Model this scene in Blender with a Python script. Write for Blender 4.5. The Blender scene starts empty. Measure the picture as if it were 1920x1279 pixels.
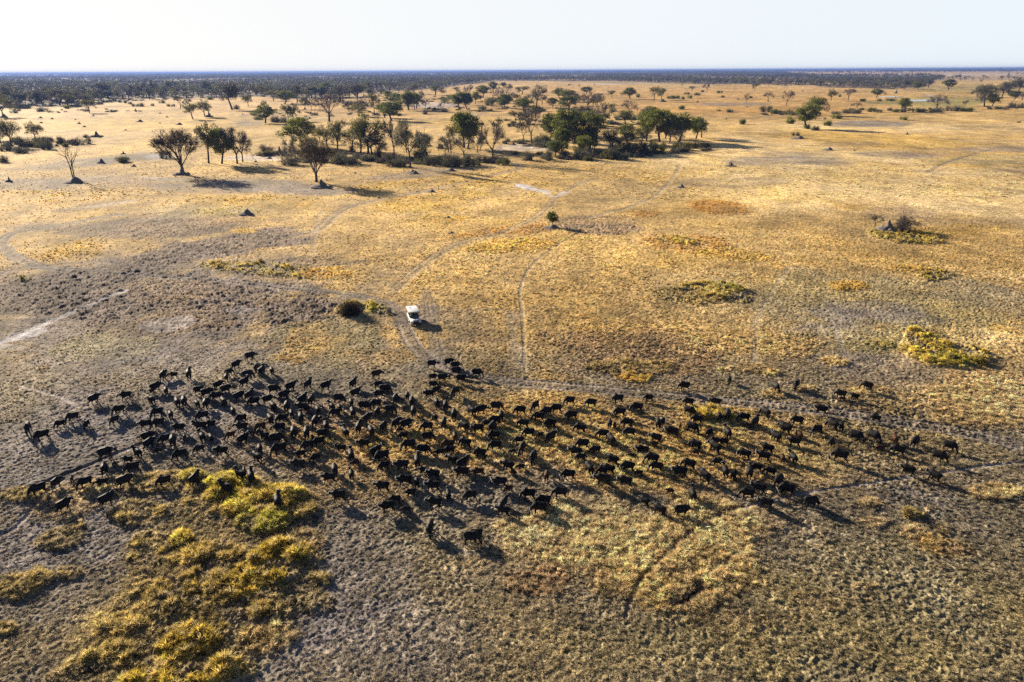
import bpy, bmesh, math, random
import numpy as np
from mathutils import Vector, Matrix

# ------------------------------------------------------------------ camera, sky, sun, exposure
SC = bpy.context.scene
COL = SC.collection
CAM_H = 42.0
FPX = 1280.0                       # focal length in pixels of the 1920 wide photograph
PITCH = math.atan(507.0 / FPX)
ROLL = math.atan(5.0 / 960.0)
FWD = Vector((0, math.cos(PITCH), -math.sin(PITCH)))
UP0 = Vector((0, math.sin(PITCH), math.cos(PITCH)))
RGT = Vector((1, 0, 0)) * math.cos(ROLL) - UP0 * math.sin(ROLL)
UPV = Vector((1, 0, 0)) * math.sin(ROLL) + UP0 * math.cos(ROLL)
cam_data = bpy.data.cameras.new('camera')
cam_data.sensor_width = 36.0
cam_data.lens = 36.0 * FPX / 1920.0
cam_data.clip_start = 0.5
cam_data.clip_end = 120000.0
cam = bpy.data.objects.new('camera', cam_data)
COL.objects.link(cam)
cam.matrix_world = Matrix(((RGT.x, UPV.x, -FWD.x, 0), (RGT.y, UPV.y, -FWD.y, 0), (RGT.z, UPV.z, -FWD.z, CAM_H), (0, 0, 0, 1)))
SC.camera = cam

SUN_EL = math.radians(18.0)
SUN_AZ = math.radians(-45.0)       # clockwise from +Y: the sun stands ahead and to the left
world = bpy.data.worlds.new('World')
SC.world = world
world.use_nodes = True
wn = world.node_tree.nodes
wn.clear()
w_out = wn.new('ShaderNodeOutputWorld')
w_bg = wn.new('ShaderNodeBackground')
w_sky = wn.new('ShaderNodeTexSky')
w_sky.sky_type = 'NISHITA'
w_sky.sun_disc = False
w_sky.sun_elevation = SUN_EL
w_sky.sun_rotation = SUN_AZ
w_sky.altitude = 0
w_sky.air_density = 0.45
w_sky.dust_density = 0.6
w_sky.ozone_density = 1.2
w_bg.inputs['Strength'].default_value = 0.05
# a pale veil of dust low over the horizon, laid over the clear sky
w_tc = wn.new('ShaderNodeTexCoord')
w_sep = wn.new('ShaderNodeSeparateXYZ')
w_rng = wn.new('ShaderNodeMapRange')
w_rng.interpolation_type = 'SMOOTHSTEP'
w_rng.inputs['From Min'].default_value = 0.09
w_rng.inputs['From Max'].default_value = 0.22
w_rng.inputs['To Min'].default_value = 0.97
w_rng.inputs['To Max'].default_value = 0.0
w_side = wn.new('ShaderNodeMapRange')
w_side.inputs['From Min'].default_value = -0.5
w_side.inputs['From Max'].default_value = 0.6
w_veil = wn.new('ShaderNodeMix')
w_veil.data_type = 'RGBA'
w_veil.inputs['A'].default_value = (6.45, 6.4, 6.25, 1)      # towards the sun
w_veil.inputs['B'].default_value = (5.7, 6.2, 6.55, 1)      # away from it
w_mix = wn.new('ShaderNodeMix')
w_mix.data_type = 'RGBA'
WL = world.node_tree.links
WL.new(w_tc.outputs['Generated'], w_sep.inputs[0])
WL.new(w_sep.outputs['Z'], w_rng.inputs['Value'])
WL.new(w_sep.outputs['X'], w_side.inputs['Value'])
WL.new(w_side.outputs['Result'], w_veil.inputs['Factor'])
WL.new(w_rng.outputs['Result'], w_mix.inputs['Factor'])
WL.new(w_sky.outputs[0], w_mix.inputs['A'])
WL.new(w_veil.outputs['Result'], w_mix.inputs['B'])
WL.new(w_mix.outputs['Result'], w_bg.inputs['Color'])
world.node_tree.links.new(w_bg.outputs[0], w_out.inputs['Surface'])

sun_data = bpy.data.lights.new('sun', 'SUN')
sun_data.energy = 5.0
sun_data.angle = math.radians(0.5)
sun_data.color = (1.0, 0.86, 0.66)
sun = bpy.data.objects.new('sun', sun_data)
COL.objects.link(sun)
SUN_DIR = Vector((math.sin(SUN_AZ) * math.cos(SUN_EL), math.cos(SUN_AZ) * math.cos(SUN_EL), math.sin(SUN_EL)))
sun.rotation_euler = SUN_DIR.to_track_quat('Z', 'Y').to_euler()

SC.view_settings.view_transform = 'Standard'
SC.view_settings.look = 'None'
SC.view_settings.exposure = 1.6
SC.view_settings.gamma = 1.0
SC.view_settings.use_curve_mapping = False
SC.cycles.volume_bounces = 0
SC.cycles.max_bounces = 6
SC.cycles.use_denoising = False
SC.cycles.transparent_max_bounces = 8

R = math.radians


# ------------------------------------------------------------------ pixel of the photograph <-> ground
def ground_at(x, y):
    u = (x - 960.0) / FPX
    v = (639.5 - y) / FPX
    d = FWD + RGT * u + UPV * v
    t = CAM_H / max(1e-6, -d.z)
    return d.x * t, d.y * t


def pixel_of(X, Y):
    X = np.asarray(X, float)
    Y = np.asarray(Y, float)
    zf = X * FWD.x + Y * FWD.y - CAM_H * FWD.z
    zr = X * RGT.x + Y * RGT.y - CAM_H * RGT.z
    zu = X * UPV.x + Y * UPV.y - CAM_H * UPV.z
    zf = np.maximum(zf, 0.5)
    return 960.0 + FPX * zr / zf, 639.5 - FPX * zu / zf


def px_per_m(X, Y):
    return FPX / max(0.5, Y * FWD.y - CAM_H * FWD.z)


# ------------------------------------------------------------------ noise on numpy arrays
def _hash(ix, iy, seed):
    h = (ix.astype(np.int64) * 374761393 + iy.astype(np.int64) * 668265263 + seed * 1442695041) & 0xFFFFFFFF
    h = ((h ^ (h >> 13)) * 1274126177) & 0xFFFFFFFF
    h = h ^ (h >> 16)
    return (h & 0xFFFFFF).astype(np.float64) / float(0xFFFFFF)


def vnoise(x, y, seed=0):
    ix = np.floor(x)
    iy = np.floor(y)
    fx = x - ix
    fy = y - iy
    fx = fx * fx * (3 - 2 * fx)
    fy = fy * fy * (3 - 2 * fy)
    a = _hash(ix, iy, seed)
    b = _hash(ix + 1, iy, seed)
    c = _hash(ix, iy + 1, seed)
    d = _hash(ix + 1, iy + 1, seed)
    return (a + (b - a) * fx) * (1 - fy) + (c + (d - c) * fx) * fy


def fbm(x, y, seed=0, octaves=4, gain=0.5):
    s = 0.0
    a = 1.0
    t = 0.0
    ca, sa = math.cos(0.6), math.sin(0.6)
    for o in range(octaves):
        s = s + a * vnoise(x, y, seed + o * 17)
        t += a
        a *= gain
        x, y = (x * ca - y * sa) * 2.03 + 11.3, (x * sa + y * ca) * 2.03 - 7.7
    return s / t                     # 0..1


def lumps(x, y, seed=0):
    """rounded hummocks: one dome per jittered cell"""
    ix = np.floor(x)
    iy = np.floor(y)
    best = np.zeros_like(x)
    for dx in (-1, 0, 1):
        for dy in (-1, 0, 1):
            cx = ix + dx
            cy = iy + dy
            px = cx + 0.2 + 0.6 * _hash(cx, cy, seed)
            py = cy + 0.2 + 0.6 * _hash(cx, cy, seed + 5)
            r = 0.35 + 0.45 * _hash(cx, cy, seed + 9)
            amp = _hash(cx, cy, seed + 13)
            d2 = ((x - px) ** 2 + (y - py) ** 2) / (r * r)
            best = np.maximum(best, amp * np.clip(1 - d2, 0, 1))
    return best


def sstep(a, b, t):
    k = np.clip((t - a) / (b - a), 0, 1)
    return k * k * (3 - 2 * k)


# ------------------------------------------------------------------ object helpers
def tag(o, label=None, cat=None, group=None, kind=None):
    if label:
        o['label'] = label
    if cat:
        o['category'] = cat
    if group:
        o['group'] = group
    if kind:
        o['kind'] = kind
    return o


def empty(name, loc=(0, 0, 0), rz=0.0):
    o = bpy.data.objects.new(name, None)
    COL.objects.link(o)
    o.location = loc
    o.rotation_euler = (0, 0, rz)
    o.empty_display_size = 0.3
    return o


def link(name, me, parent=None):
    o = bpy.data.objects.new(name, me)
    COL.objects.link(o)
    if parent is not None:
        o.parent = parent
    return o


def mesh_np(name, V, F, mats=(), smooth=False, attrs=None, mat_index=None):
    """V (n,3); F (m,k) array of equal faces, or a list of such arrays"""
    me = bpy.data.meshes.new(name)
    V = np.asarray(V, np.float32)
    Fs = F if isinstance(F, list) else [F]
    Fs = [np.asarray(f, np.int32) for f in Fs if len(f)]
    me.vertices.add(len(V))
    me.vertices.foreach_set('co', V.ravel())
    loops = np.concatenate([f.ravel() for f in Fs])
    sizes = np.concatenate([np.full(len(f), f.shape[1], np.int32) for f in Fs])
    starts = np.concatenate([[0], np.cumsum(sizes)[:-1]]).astype(np.int32)
    me.loops.add(len(loops))
    me.loops.foreach_set('vertex_index', loops)
    me.polygons.add(len(sizes))
    me.polygons.foreach_set('loop_start', starts)
    if smooth:
        me.polygons.foreach_set('use_smooth', np.ones(len(sizes), bool))
    if mat_index is not None:
        me.polygons.foreach_set('material_index', np.asarray(mat_index, np.int32))
    for m in mats:
        me.materials.append(m)
    me.update(calc_edges=True)
    for an, (typ, dat) in (attrs or {}).items():
        at = me.attributes.new(an, typ, 'POINT')
        key = {'FLOAT': 'value', 'FLOAT_COLOR': 'color', 'FLOAT_VECTOR': 'vector', 'INT': 'value'}[typ]
        at.data.foreach_set(key, np.asarray(dat, np.int32 if typ == 'INT' else np.float32).ravel())
    me.validate()
    return me


class MB:
    """collects tubes, boxes, leaf faces and builds one mesh"""

    def __init__(self):
        self.v = []
        self.f3 = []
        self.f4 = []
        self.m3 = []
        self.m4 = []
        self.n = 0

    def add(self, V, F, mi=0):
        V = np.asarray(V, float).reshape(-1, 3)
        F = np.asarray(F, int)
        if F.shape[1] == 3:
            self.f3.append(F + self.n)
            self.m3 += [mi] * len(F)
        else:
            self.f4.append(F + self.n)
            self.m4 += [mi] * len(F)
        self.v.append(V)
        self.n += len(V)

    def tube(self, pts, rads, sides=6, mi=0, cap=True):
        pts = [Vector(p) for p in pts]
        rings = []
        prev = None
        for i, p in enumerate(pts):
            d = (pts[min(i + 1, len(pts) - 1)] - pts[max(i - 1, 0)])
            d = d.normalized() if d.length > 1e-9 else Vector((0, 0, 1))
            if prev is None:
                a = d.orthogonal().normalized()
            else:
                a = (prev - d * prev.dot(d))
                a = a.normalized() if a.length > 1e-6 else d.orthogonal().normalized()
            prev = a
            b = d.cross(a)
            rr = rads[i]
            ra, rb = (rr if isinstance(rr, (tuple, list)) else (rr, rr))
            rings.append([p + a * (ra * math.cos(2 * math.pi * k / sides)) + b * (rb * math.sin(2 * math.pi * k / sides)) for k in range(sides)])
        V = [q[:] for r in rings for q in r]
        F = []
        for i in range(len(pts) - 1):
            for k in range(sides):
                k2 = (k + 1) % sides
                F.append((i * sides + k, i * sides + k2, (i + 1) * sides + k2, (i + 1) * sides + k))
        n0 = self.n
        self.add(V, F, mi)
        if cap:
            for base, ring, rev in ((0, pts[0], True), ((len(pts) - 1) * sides, pts[-1], False)):
                c = self.n
                T = []
                for k in range(sides):
                    a_, b_ = base + k, base + (k + 1) % sides
                    T.append((b_ + n0 - c, a_ + n0 - c, 0) if rev else (a_ + n0 - c, b_ + n0 - c, 0))
                self.add([ring[:]], T, mi)

    def box(self, lo, hi, mi=0, M=None, taper=None):
        x0, y0, z0 = lo
        x1, y1, z1 = hi
        V = [(x0, y0, z0), (x1, y0, z0), (x1, y1, z0), (x0, y1, z0), (x0, y0, z1), (x1, y0, z1), (x1, y1, z1), (x0, y1, z1)]
        if taper:
            cx, cy = (x0 + x1) / 2, (y0 + y1) / 2
            V = V[:4] + [(cx + (x - cx) * taper[0], cy + (y - cy) * taper[1], z) for x, y, z in V[4:]]
        if M is not None:
            V = [(M @ Vector(p))[:] for p in V]
        self.add(V, [(0, 3, 2, 1), (4, 5, 6, 7), (0, 1, 5, 4), (1, 2, 6, 5), (2, 3, 7, 6), (3, 0, 4, 7)], mi)

    def mesh(self, name, mats=(), smooth=False, attrs=None):
        Fs = []
        mi = []
        if self.f4:
            Fs.append(np.concatenate(self.f4))
            mi += self.m4
        if self.f3:
            Fs.append(np.concatenate(self.f3))
            mi += self.m3
        return mesh_np(name, np.concatenate(self.v), Fs, mats, smooth, attrs, mi)


def remeshed(mb, name, voxel, mats=(), smooth_iter=4, ratio=0.5, factor=0.5):
    """one continuous skin over overlapping tubes"""
    me = mb.mesh(name + '_raw')
    o = bpy.data.objects.new(name + '_raw', me)
    COL.objects.link(o)
    m = o.modifiers.new('r', 'REMESH')
    m.mode = 'VOXEL'
    m.voxel_size = voxel
    s = o.modifiers.new('s', 'SMOOTH')
    s.iterations = smooth_iter
    s.factor = factor
    d = o.modifiers.new('d', 'DECIMATE')
    d.ratio = ratio
    dg = bpy.context.evaluated_depsgraph_get()
    dg.update()
    out = bpy.data.meshes.new_from_object(o.evaluated_get(dg))
    out.name = name
    bpy.data.objects.remove(o)
    bpy.data.meshes.remove(me)
    out.materials.clear()
    for m in mats:
        out.materials.append(m)
    for p in out.polygons:
        p.use_smooth = True
    return out


# ------------------------------------------------------------------ materials
def new_mat(name):
    m = bpy.data.materials.new(name)
    m.use_nodes = True
    nt = m.node_tree
    b = nt.nodes['Principled BSDF']
    return m, nt, b


def plain(name, col, rough=0.6, metal=0.0, noise=0.25, scale=6.0, spec=0.5):
    m, nt, b = new_mat(name)
    tc = nt.nodes.new('ShaderNodeTexCoord')
    nz = nt.nodes.new('ShaderNodeTexNoise')
    nz.inputs['Scale'].default_value = scale
    nz.inputs['Detail'].default_value = 4
    nt.links.new(tc.outputs['Object'], nz.inputs['Vector'])
    mx = nt.nodes.new('ShaderNodeMix')
    mx.data_type = 'RGBA'
    mx.inputs['A'].default_value = tuple(c * (1 - noise) for c in col) + (1,)
    mx.inputs['B'].default_value = tuple(min(1, c * (1 + noise)) for c in col) + (1,)
    nt.links.new(nz.outputs['Fac'], mx.inputs['Factor'])
    nt.links.new(mx.outputs['Result'], b.inputs['Base Color'])
    b.inputs['Roughness'].default_value = rough
    b.inputs['Metallic'].default_value = metal
    b.inputs['Specular IOR Level'].default_value = spec
    return m


def hide_mat(name, rough=0.6):
    """animal hide: colour from the object, mottled"""
    m, nt, b = new_mat(name)
    oi = nt.nodes.new('ShaderNodeObjectInfo')
    tc = nt.nodes.new('ShaderNodeTexCoord')
    nz = nt.nodes.new('ShaderNodeTexNoise')
    nz.inputs['Scale'].default_value = 5.0
    nz.inputs['Detail'].default_value = 5
    nt.links.new(tc.outputs['Object'], nz.inputs['Vector'])
    mr = nt.nodes.new('ShaderNodeMapRange')
    mr.inputs['To Min'].default_value = 0.55
    mr.inputs['To Max'].default_value = 1.5
    nt.links.new(nz.outputs['Fac'], mr.inputs['Value'])
    mu = nt.nodes.new('ShaderNodeMix')
    mu.data_type = 'RGBA'
    mu.blend_type = 'MULTIPLY'
    mu.inputs['Factor'].default_value = 1.0
    nt.links.new(oi.outputs['Color'], mu.inputs['A'])
    nt.links.new(mr.outputs['Result'], mu.inputs['B'])
    nt.links.new(mu.outputs['Result'], b.inputs['Base Color'])
    b.inputs['Roughness'].default_value = rough
    b.inputs['Specular IOR Level'].default_value = 0.10
    bp = nt.nodes.new('ShaderNodeBump')
    bp.inputs['Strength'].default_value = 0.3
    bp.inputs['Distance'].default_value = 0.03
    nt.links.new(nz.outputs['Fac'], bp.inputs['Height'])
    nt.links.new(bp.outputs['Normal'], b.inputs['Normal'])
    return m


def leaf_mat(name, dark, light, trans=0.35, use_object_color=False):
    m, nt, b = new_mat(name)
    at = nt.nodes.new('ShaderNodeAttribute')
    at.attribute_name = 'shade'
    oi = nt.nodes.new('ShaderNodeObjectInfo')
    ad = nt.nodes.new('ShaderNodeMath')
    ad.operation = 'MULTIPLY_ADD'
    nt.links.new(oi.outputs['Random'], ad.inputs[0])
    ad.inputs[1].default_value = 0.5
    nt.links.new(at.outputs['Fac'], ad.inputs[2])
    sb = nt.nodes.new('ShaderNodeMath')
    sb.operation = 'SUBTRACT'
    sb.use_clamp = True
    nt.links.new(ad.outputs[0], sb.inputs[0])
    sb.inputs[1].default_value = 0.25
    mx = nt.nodes.new('ShaderNodeMix')
    mx.data_type = 'RGBA'
    mx.inputs['A'].default_value = tuple(dark) + (1,)
    mx.inputs['B'].default_value = tuple(light) + (1,)
    nt.links.new(sb.outputs[0], mx.inputs['Factor'])
    nt.links.new(mx.outputs['Result'], b.inputs['Base Color'])
    b.inputs['Roughness'].default_value = 0.65
    b.inputs['Specular IOR Level'].default_value = 0.25
    tr = nt.nodes.new('ShaderNodeBsdfTranslucent')
    nt.links.new(mx.outputs['Result'], tr.inputs['Color'])
    ms = nt.nodes.new('ShaderNodeMixShader')
    ms.inputs[0].default_value = trans
    out = nt.nodes['Material Output']
    nt.links.new(b.outputs[0], ms.inputs[1])
    nt.links.new(tr.outputs[0], ms.inputs[2])
    nt.links.new(ms.outputs[0], out.inputs['Surface'])
    return m


# ------------------------------------------------------------------ the plain: what grows where
# class: albedo rgb, tuft density, tuft height, hummock height, swell of the ground, clod share
CLS = {
    'straw':  (0.415, 0.280, 0.108, 0.60, 0.24, 0.08, 0.00, 0.0),
    'pale':   (0.520, 0.390, 0.195, 0.95, 0.26, 0.09, 0.00, 0.0),
    'thick':  (0.450, 0.335, 0.165, 1.30, 0.42, 0.18, 0.05, 0.0),
    'short':  (0.205, 0.172, 0.120, 0.85, 0.15, 0.09, 0.00, 0.0),
    'olive':  (0.270, 0.226, 0.122, 0.95, 0.17, 0.10, 0.00, 0.0),
    'bare':   (0.158, 0.138, 0.128, 0.30, 0.10, 0.08, -0.03, 0.0),
    'clods':  (0.165, 0.128, 0.105, 0.22, 0.16, 0.20, 0.00, 1.0),
    'brown':  (0.245, 0.170, 0.095, 0.70, 0.24, 0.14, 0.00, 0.3),
    'sand':   (0.390, 0.368, 0.372, 0.00, 0.05, 0.03, -0.06, 0.0),
    'gold':   (0.410, 0.262, 0.060, 0.95, 0.36, 0.14, 0.12, 0.0),
    'orange': (0.370, 0.200, 0.048, 0.95, 0.36, 0.14, 0.20, 0.0),
    'yellow': (0.380, 0.285, 0.055, 1.90, 0.60, 0.24, 0.38, 0.0),
    'green':  (0.235, 0.220, 0.030, 2.0, 0.65, 0.24, 0.42, 0.0),
    'rank':   (0.300, 0.228, 0.072, 1.8, 0.52, 0.26, 0.24, 0.0),
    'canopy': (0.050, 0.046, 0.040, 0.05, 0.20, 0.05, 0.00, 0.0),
    'marsh':  (0.200, 0.180, 0.060, 0.60, 0.30, 0.05, -0.1, 0.0),
    'ditch':  (0.040, 0.034, 0.030, 0.60, 0.22, 0.20, -0.10, 0.0),
}
# class, centre x, y and radii in pixels of the photograph, slope in degrees, weight
PATCH = [
    # broad fields, far to near
    ('pale', 1450, 330, 420, 75, 0, .75), ('pale', 1800, 370, 260, 50, 0, .8), ('pale', 1720, 240, 300, 12, 0, .7),
    ('straw', 900, 480, 520, 190, 0, .8), ('orange', 1100, 190, 800, 30, 0, .5), ('gold', 300, 235, 330, 12, 0, .7), ('gold', 500, 270, 400, 25, 0, .35), ('gold', 1000, 330, 300, 18, 0, .35),
    ('gold', 1640, 262, 200, 16, 3, .75), ('gold', 1830, 300, 120, 14, 0, .5), ('orange', 1400, 210, 240, 7, 0, .4), ('gold', 900, 230, 120, 10, 0, .45),
    ('olive', 1650, 560, 420, 60, 0, .75), ('olive', 1780, 610, 120, 40, 0, .6), ('brown', 1130, 650, 200, 30, 0, .4), ('short', 900, 600, 120, 30, 0, .5), ('bare', 900, 650, 130, 30, 0, .6), ('short', 1500, 700, 420, 50, 0, .85), ('short', 1000, 690, 350, 40, 0, .8),
    ('straw', 1150, 620, 260, 70, 0, .7), ('brown', 1190, 660, 170, 45, 5, .7),
    ('straw', 1800, 720, 220, 60, 0, .4), ('thick', 1870, 750, 150, 55, -8, .8), ('pale', 1860, 640, 120, 30, 0, .4),
    ('bare', 240, 610, 460, 130, 0, .85), ('bare', 500, 690, 330, 60, 0, .7), ('short', 330, 740, 420, 80, 0, .75),
    ('short', 1000, 1160, 1300, 190, 0, 1.), ('olive', 1650, 1150, 420, 190, 0, .85), ('olive', 1250, 1220, 350, 80, 0, .5),
    ('bare', 640, 1080, 170, 110, -25, .55), ('bare', 750, 1210, 260, 80, 0, .5), ('bare', 120, 1050, 190, 130, -25, .6), ('bare', 90, 830, 260, 110, -15, .75),
    ('olive', 240, 1130, 130, 50, -20, .35), ('bare', 600, 850, 200, 60, 0, .25),
    ('straw', 1000, 830, 470, 95, 0, .75), ('straw', 1280, 860, 400, 70, 3, .7), ('thick', 1280, 860, 400, 70, 3, .35), ('thick', 1000, 850, 240, 70, 0, .25), ('straw', 620, 820, 230, 60, 10, .5),
    ('thick', 1530, 800, 250, 60, 0, .4), ('olive', 1620, 850, 260, 50, 0, .45),
    ('thick', 1150, 1020, 300, 85, 4, 1.), ('thick', 1330, 1000, 170, 80, 0, 1.), ('thick', 1010, 990, 130, 50, 0, .8), ('thick', 1240, 1110, 170, 45, 0, .8), ('brown', 1010, 1095, 90, 40, 0, .8),
    ('short', 1560, 960, 160, 60, 0, .6),
    # dry left middle ground
    ('brown', 330, 420, 160, 26, 0, .8), ('clods', 260, 430, 190, 22, 0, .6), ('gold', 130, 470, 95, 22, -8, .75), ('straw', 290, 475, 60, 10, -14, .7),
    ('clods', 430, 460, 170, 22, -8, .8), ('clods', 140, 560, 190, 55, 0, .9), ('clods', 370, 570, 240, 60, 6, .9), ('clods', 550, 590, 90, 45, 0, .9), ('brown', 330, 545, 120, 22, 0, .5),
    ('brown', 330, 605, 150, 30, -8, .6), ('olive', 190, 655, 110, 26, -6, .8), ('olive', 600, 640, 110, 50, 0, .55), ('straw', 590, 640, 75, 35, -20, .7),
    ('gold', 470, 378, 130, 12, 0, .7), ('yellow', 420, 398, 70, 7, 0, .5), ('olive', 360, 395, 110, 12, 0, .5), ('gold', 60, 360, 150, 9, 0, .5), ('straw', 260, 345, 200, 14, 0, .4),
    ('bare', 520, 352, 130, 12, 3, .75), ('bare', 260, 340, 220, 10, 0, .5), ('bare', 230, 300, 90, 8, -8, .6), ('bare', 60, 345, 110, 12, 0, .5), ('bare', 400, 352, 110, 10, 0, .5),
    ('clods', 180, 385, 90, 8, -8, .5), ('sand', 205, 383, 70, 4, -8, .4), ('clods', 560, 500, 110, 18, -6, .5), ('clods', 190, 750, 140, 40, 0, .35),
    # centre
    ('gold', 820, 375, 110, 14, -4, .75), ('gold', 760, 392, 110, 9, 0, .8), ('gold', 830, 410, 50, 10, 0, .7), ('gold', 960, 462, 75, 12, -4, .8), ('orange', 910, 435, 60, 8, -8, .7), ('gold', 880, 345, 70, 10, -8, .5),
    ('gold', 700, 345, 80, 9, 0, .6), ('bare', 760, 330, 170, 8, -6, .5), ('orange', 990, 430, 45, 9, -6, .85), ('brown', 1120, 415, 90, 12, 0, .7), ('clods', 1130, 430, 70, 12, 0, .6),
    ('orange', 1350, 391, 66, 12, 3, 1.), ('orange', 1210, 401, 34, 8, 0, .9), ('orange', 1290, 455, 90, 16, 4, .85), ('gold', 1380, 478, 80, 14, 8, .85), ('yellow', 1270, 450, 50, 8, 6, .6),
    ('yellow', 1350, 546, 68, 15, 6, .95), ('rank', 1310, 555, 90, 14, 0, .6), ('green', 1370, 540, 30, 8, 10, .7),
    ('gold', 1590, 536, 42, 10, 0, .9), ('yellow', 1745, 514, 42, 12, 4, .9), ('gold', 1700, 505, 60, 10, 0, .6),
    ('bare', 1640, 580, 95, 16, 4, .55), ('bare', 1590, 600, 70, 18, 20, .45), ('bare', 1700, 595, 80, 14, 6, .45), ('bare', 1560, 650, 90, 40, 10, .45), ('bare', 1660, 690, 110, 30, 5, .45), ('short', 1850, 560, 110, 40, 10, .5), ('olive', 1640, 640, 90, 22, 0, .8), ('green', 1650, 646, 30, 8, 0, .35),
    ('yellow', 1770, 665, 78, 21, 9, 1.), ('yellow', 1728, 628, 30, 9, 0, .95), ('green', 1790, 674, 55, 11, 9, .6),
    ('brown', 1690, 400, 90, 16, 3, .65), ('brown', 1780, 420, 130, 18, 0, .5), ('yellow', 1690, 440, 75, 15, 6, .95), ('gold', 1790, 430, 110, 14, 0, .5),
    ('bare', 1460, 300, 110, 9, 0, .6), ('bare', 1480, 290, 90, 6, 3, .5), ('bare', 1640, 232, 80, 6, 0, .8), ('brown', 1590, 270, 60, 5, 0, .7), ('bare', 1700, 290, 90, 6, 2, .6), ('brown', 1750, 285, 80, 8, 0, .5), ('olive', 1870, 300, 130, 10, 0, .6),
    ('bare', 1880, 280, 80, 6, 0, .5), ('bare', 1380, 195, 80, 3, 0, .7), ('bare', 1540, 305, 60, 5, 0, .5),
    ('yellow', 535, 509, 135, 13, 4, .85), ('gold', 610, 511, 70, 13, 0, .9), ('orange', 600, 515, 45, 9, 0, .6), ('gold', 455, 434, 26, 5, 0, 1.), ('yellow', 46, 524, 14, 5, 0, 1.),
    ('yellow', 695, 578, 46, 10, 10, 1.), ('green', 700, 580, 32, 6, 8, .7), ('yellow', 637, 582, 12, 6, 0, 1.), ('olive', 660, 612, 60, 26, 0, .6),
    ('gold', 1185, 708, 42, 11, 3, .95), ('rank', 1180, 690, 70, 14, 0, .6), ('yellow', 1330, 778, 42, 9, 3, .95), ('thick', 1410, 690, 60, 14, 0, .5), ('thick', 1360, 692, 18, 5, 0, .9),
    ('thick', 1565, 678, 30, 9, 0, .9), ('thick', 1445, 700, 22, 7, 0, .9), ('thick', 1455, 738, 26, 10, 0, .9), ('thick', 1510, 730, 30, 6, 0, .8), ('thick', 1630, 735, 40, 9, 0, .8), ('thick', 1470, 650, 70, 22, 0, .6), ('thick', 1330, 645, 110, 20, 0, .4),
    ('bare', 300, 770, 300, 60, 4, .55), ('bare', 700, 760, 160, 40, 0, .4), ('bare', 520, 850, 160, 40, 10, .35),
    # herd ground details
    ('thick', 215, 905, 160, 16, -6, .5), ('rank', 40, 930, 60, 14, 0, .6), ('thick', 140, 940, 90, 30, -15, .5), ('rank', 310, 905, 70, 20, -8, .6),
    # tussocks bottom left
    ('bare', 420, 1080, 220, 170, -12, .5), ('rank', 400, 1070, 180, 150, -12, .35), ('rank', 300, 1200, 200, 100, -20, .5), ('yellow', 430, 925, 95, 40, 6, .95), ('green', 400, 905, 60, 18, 0, .6), ('green', 490, 975, 50, 26, 0, .95), ('yellow', 520, 930, 50, 22, 0, .8),
    ('yellow', 460, 945, 90, 30, -10, .8), ('yellow', 292, 1018, 52, 19, -6, 1.), ('rank', 268, 1052, 28, 19, 0, 1.), ('yellow', 530, 1052, 62, 34, -22, 1.), ('yellow', 470, 1085, 60, 26, -38, .9), ('rank', 380, 1050, 70, 24, -10, .9),
    ('rank', 250, 960, 55, 28, -10, .9), ('rank', 320, 1110, 80, 34, -20, .8), ('rank', 390, 1120, 60, 36, -20, .8), ('yellow', 340, 1215, 75, 36, -25, .95), ('yellow', 330, 1268, 110, 26, -8, 1.), ('rank', 230, 1170, 60, 30, -25, .8), ('rank', 470, 1170, 70, 30, -15, .7),
    ('rank', 150, 1255, 70, 24, -20, .85), ('rank', 210, 1235, 60, 30, -25, .9), ('thick', 505, 1200, 50, 22, -10, .7), ('rank', 130, 1075, 18, 9, 0, .8), ('rank', 30, 1100, 40, 22, 0, .7), ('rank', 70, 1085, 24, 14, 0, .8), ('rank', 600, 1085, 20, 14, 0, .8), ('thick', 575, 1010, 40, 20, 0, .5), ('rank', 545, 955, 40, 18, 0, .7),
    ('rank', 145, 985, 18, 8, 0, .7), ('rank', 120, 1010, 50, 18, -10, .5), ('rank', 10, 1180, 24, 12, 0, .6), ('rank', 585, 1130, 40, 20, 0, .3),
    # right foreground
    ('thick', 1740, 1000, 55, 26, 10, .7), ('gold', 1770, 1025, 60, 24, 12, .6), ('brown', 1790, 1030, 50, 18, 8, .7), ('thick', 1635, 941, 22, 8, 0, .95), ('thick', 1870, 922, 45, 12, 0, .8), ('yellow', 1715, 966, 28, 8, 0, .7), ('thick', 1745, 955, 20, 7, 0, .7), ('thick', 1635, 978, 26, 9, 0, .5),
    ('thick', 1620, 1100, 40, 9, 0, .6), ('brown', 1380, 1165, 130, 24, 0, .3), ('brown', 1580, 1125, 90, 20, 0, .3),
    ('ditch', 1312, 1106, 13, 13, -50, 1.), ('ditch', 1298, 1120, 20, 9, -30, 1.), ('ditch', 1275, 1135, 22, 6, -10, .9), ('ditch', 965, 1079, 26, 4, 0, 1.), ('ditch', 1000, 1083, 26, 4, 4, .9), ('ditch', 975, 1113, 30, 5, -6, .9), ('ditch', 950, 1110, 14, 6, 0, .7), ('ditch', 1170, 1126, 18, 6, 0, .8),
    ('short', 845, 920, 130, 60, 20, .35), ('bare', 250, 780, 90, 18, -8, .4),
    # pale pans
    ('sand', 40, 630, 55, 8, -16, .7), ('sand', 10, 650, 50, 9, 0, .5), ('sand', 315, 610, 60, 12, -8, .4), ('sand', 460, 585, 50, 10, 0, .35), ('sand', 298, 294, 30, 4, 0, .9), ('sand', 480, 296, 60, 6, 0, .5), ('sand', 990, 277, 60, 7, 0, .55), ('sand', 985, 350, 22, 4, 12, .9), ('sand', 1010, 357, 26, 2.5, 8, .8),
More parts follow.
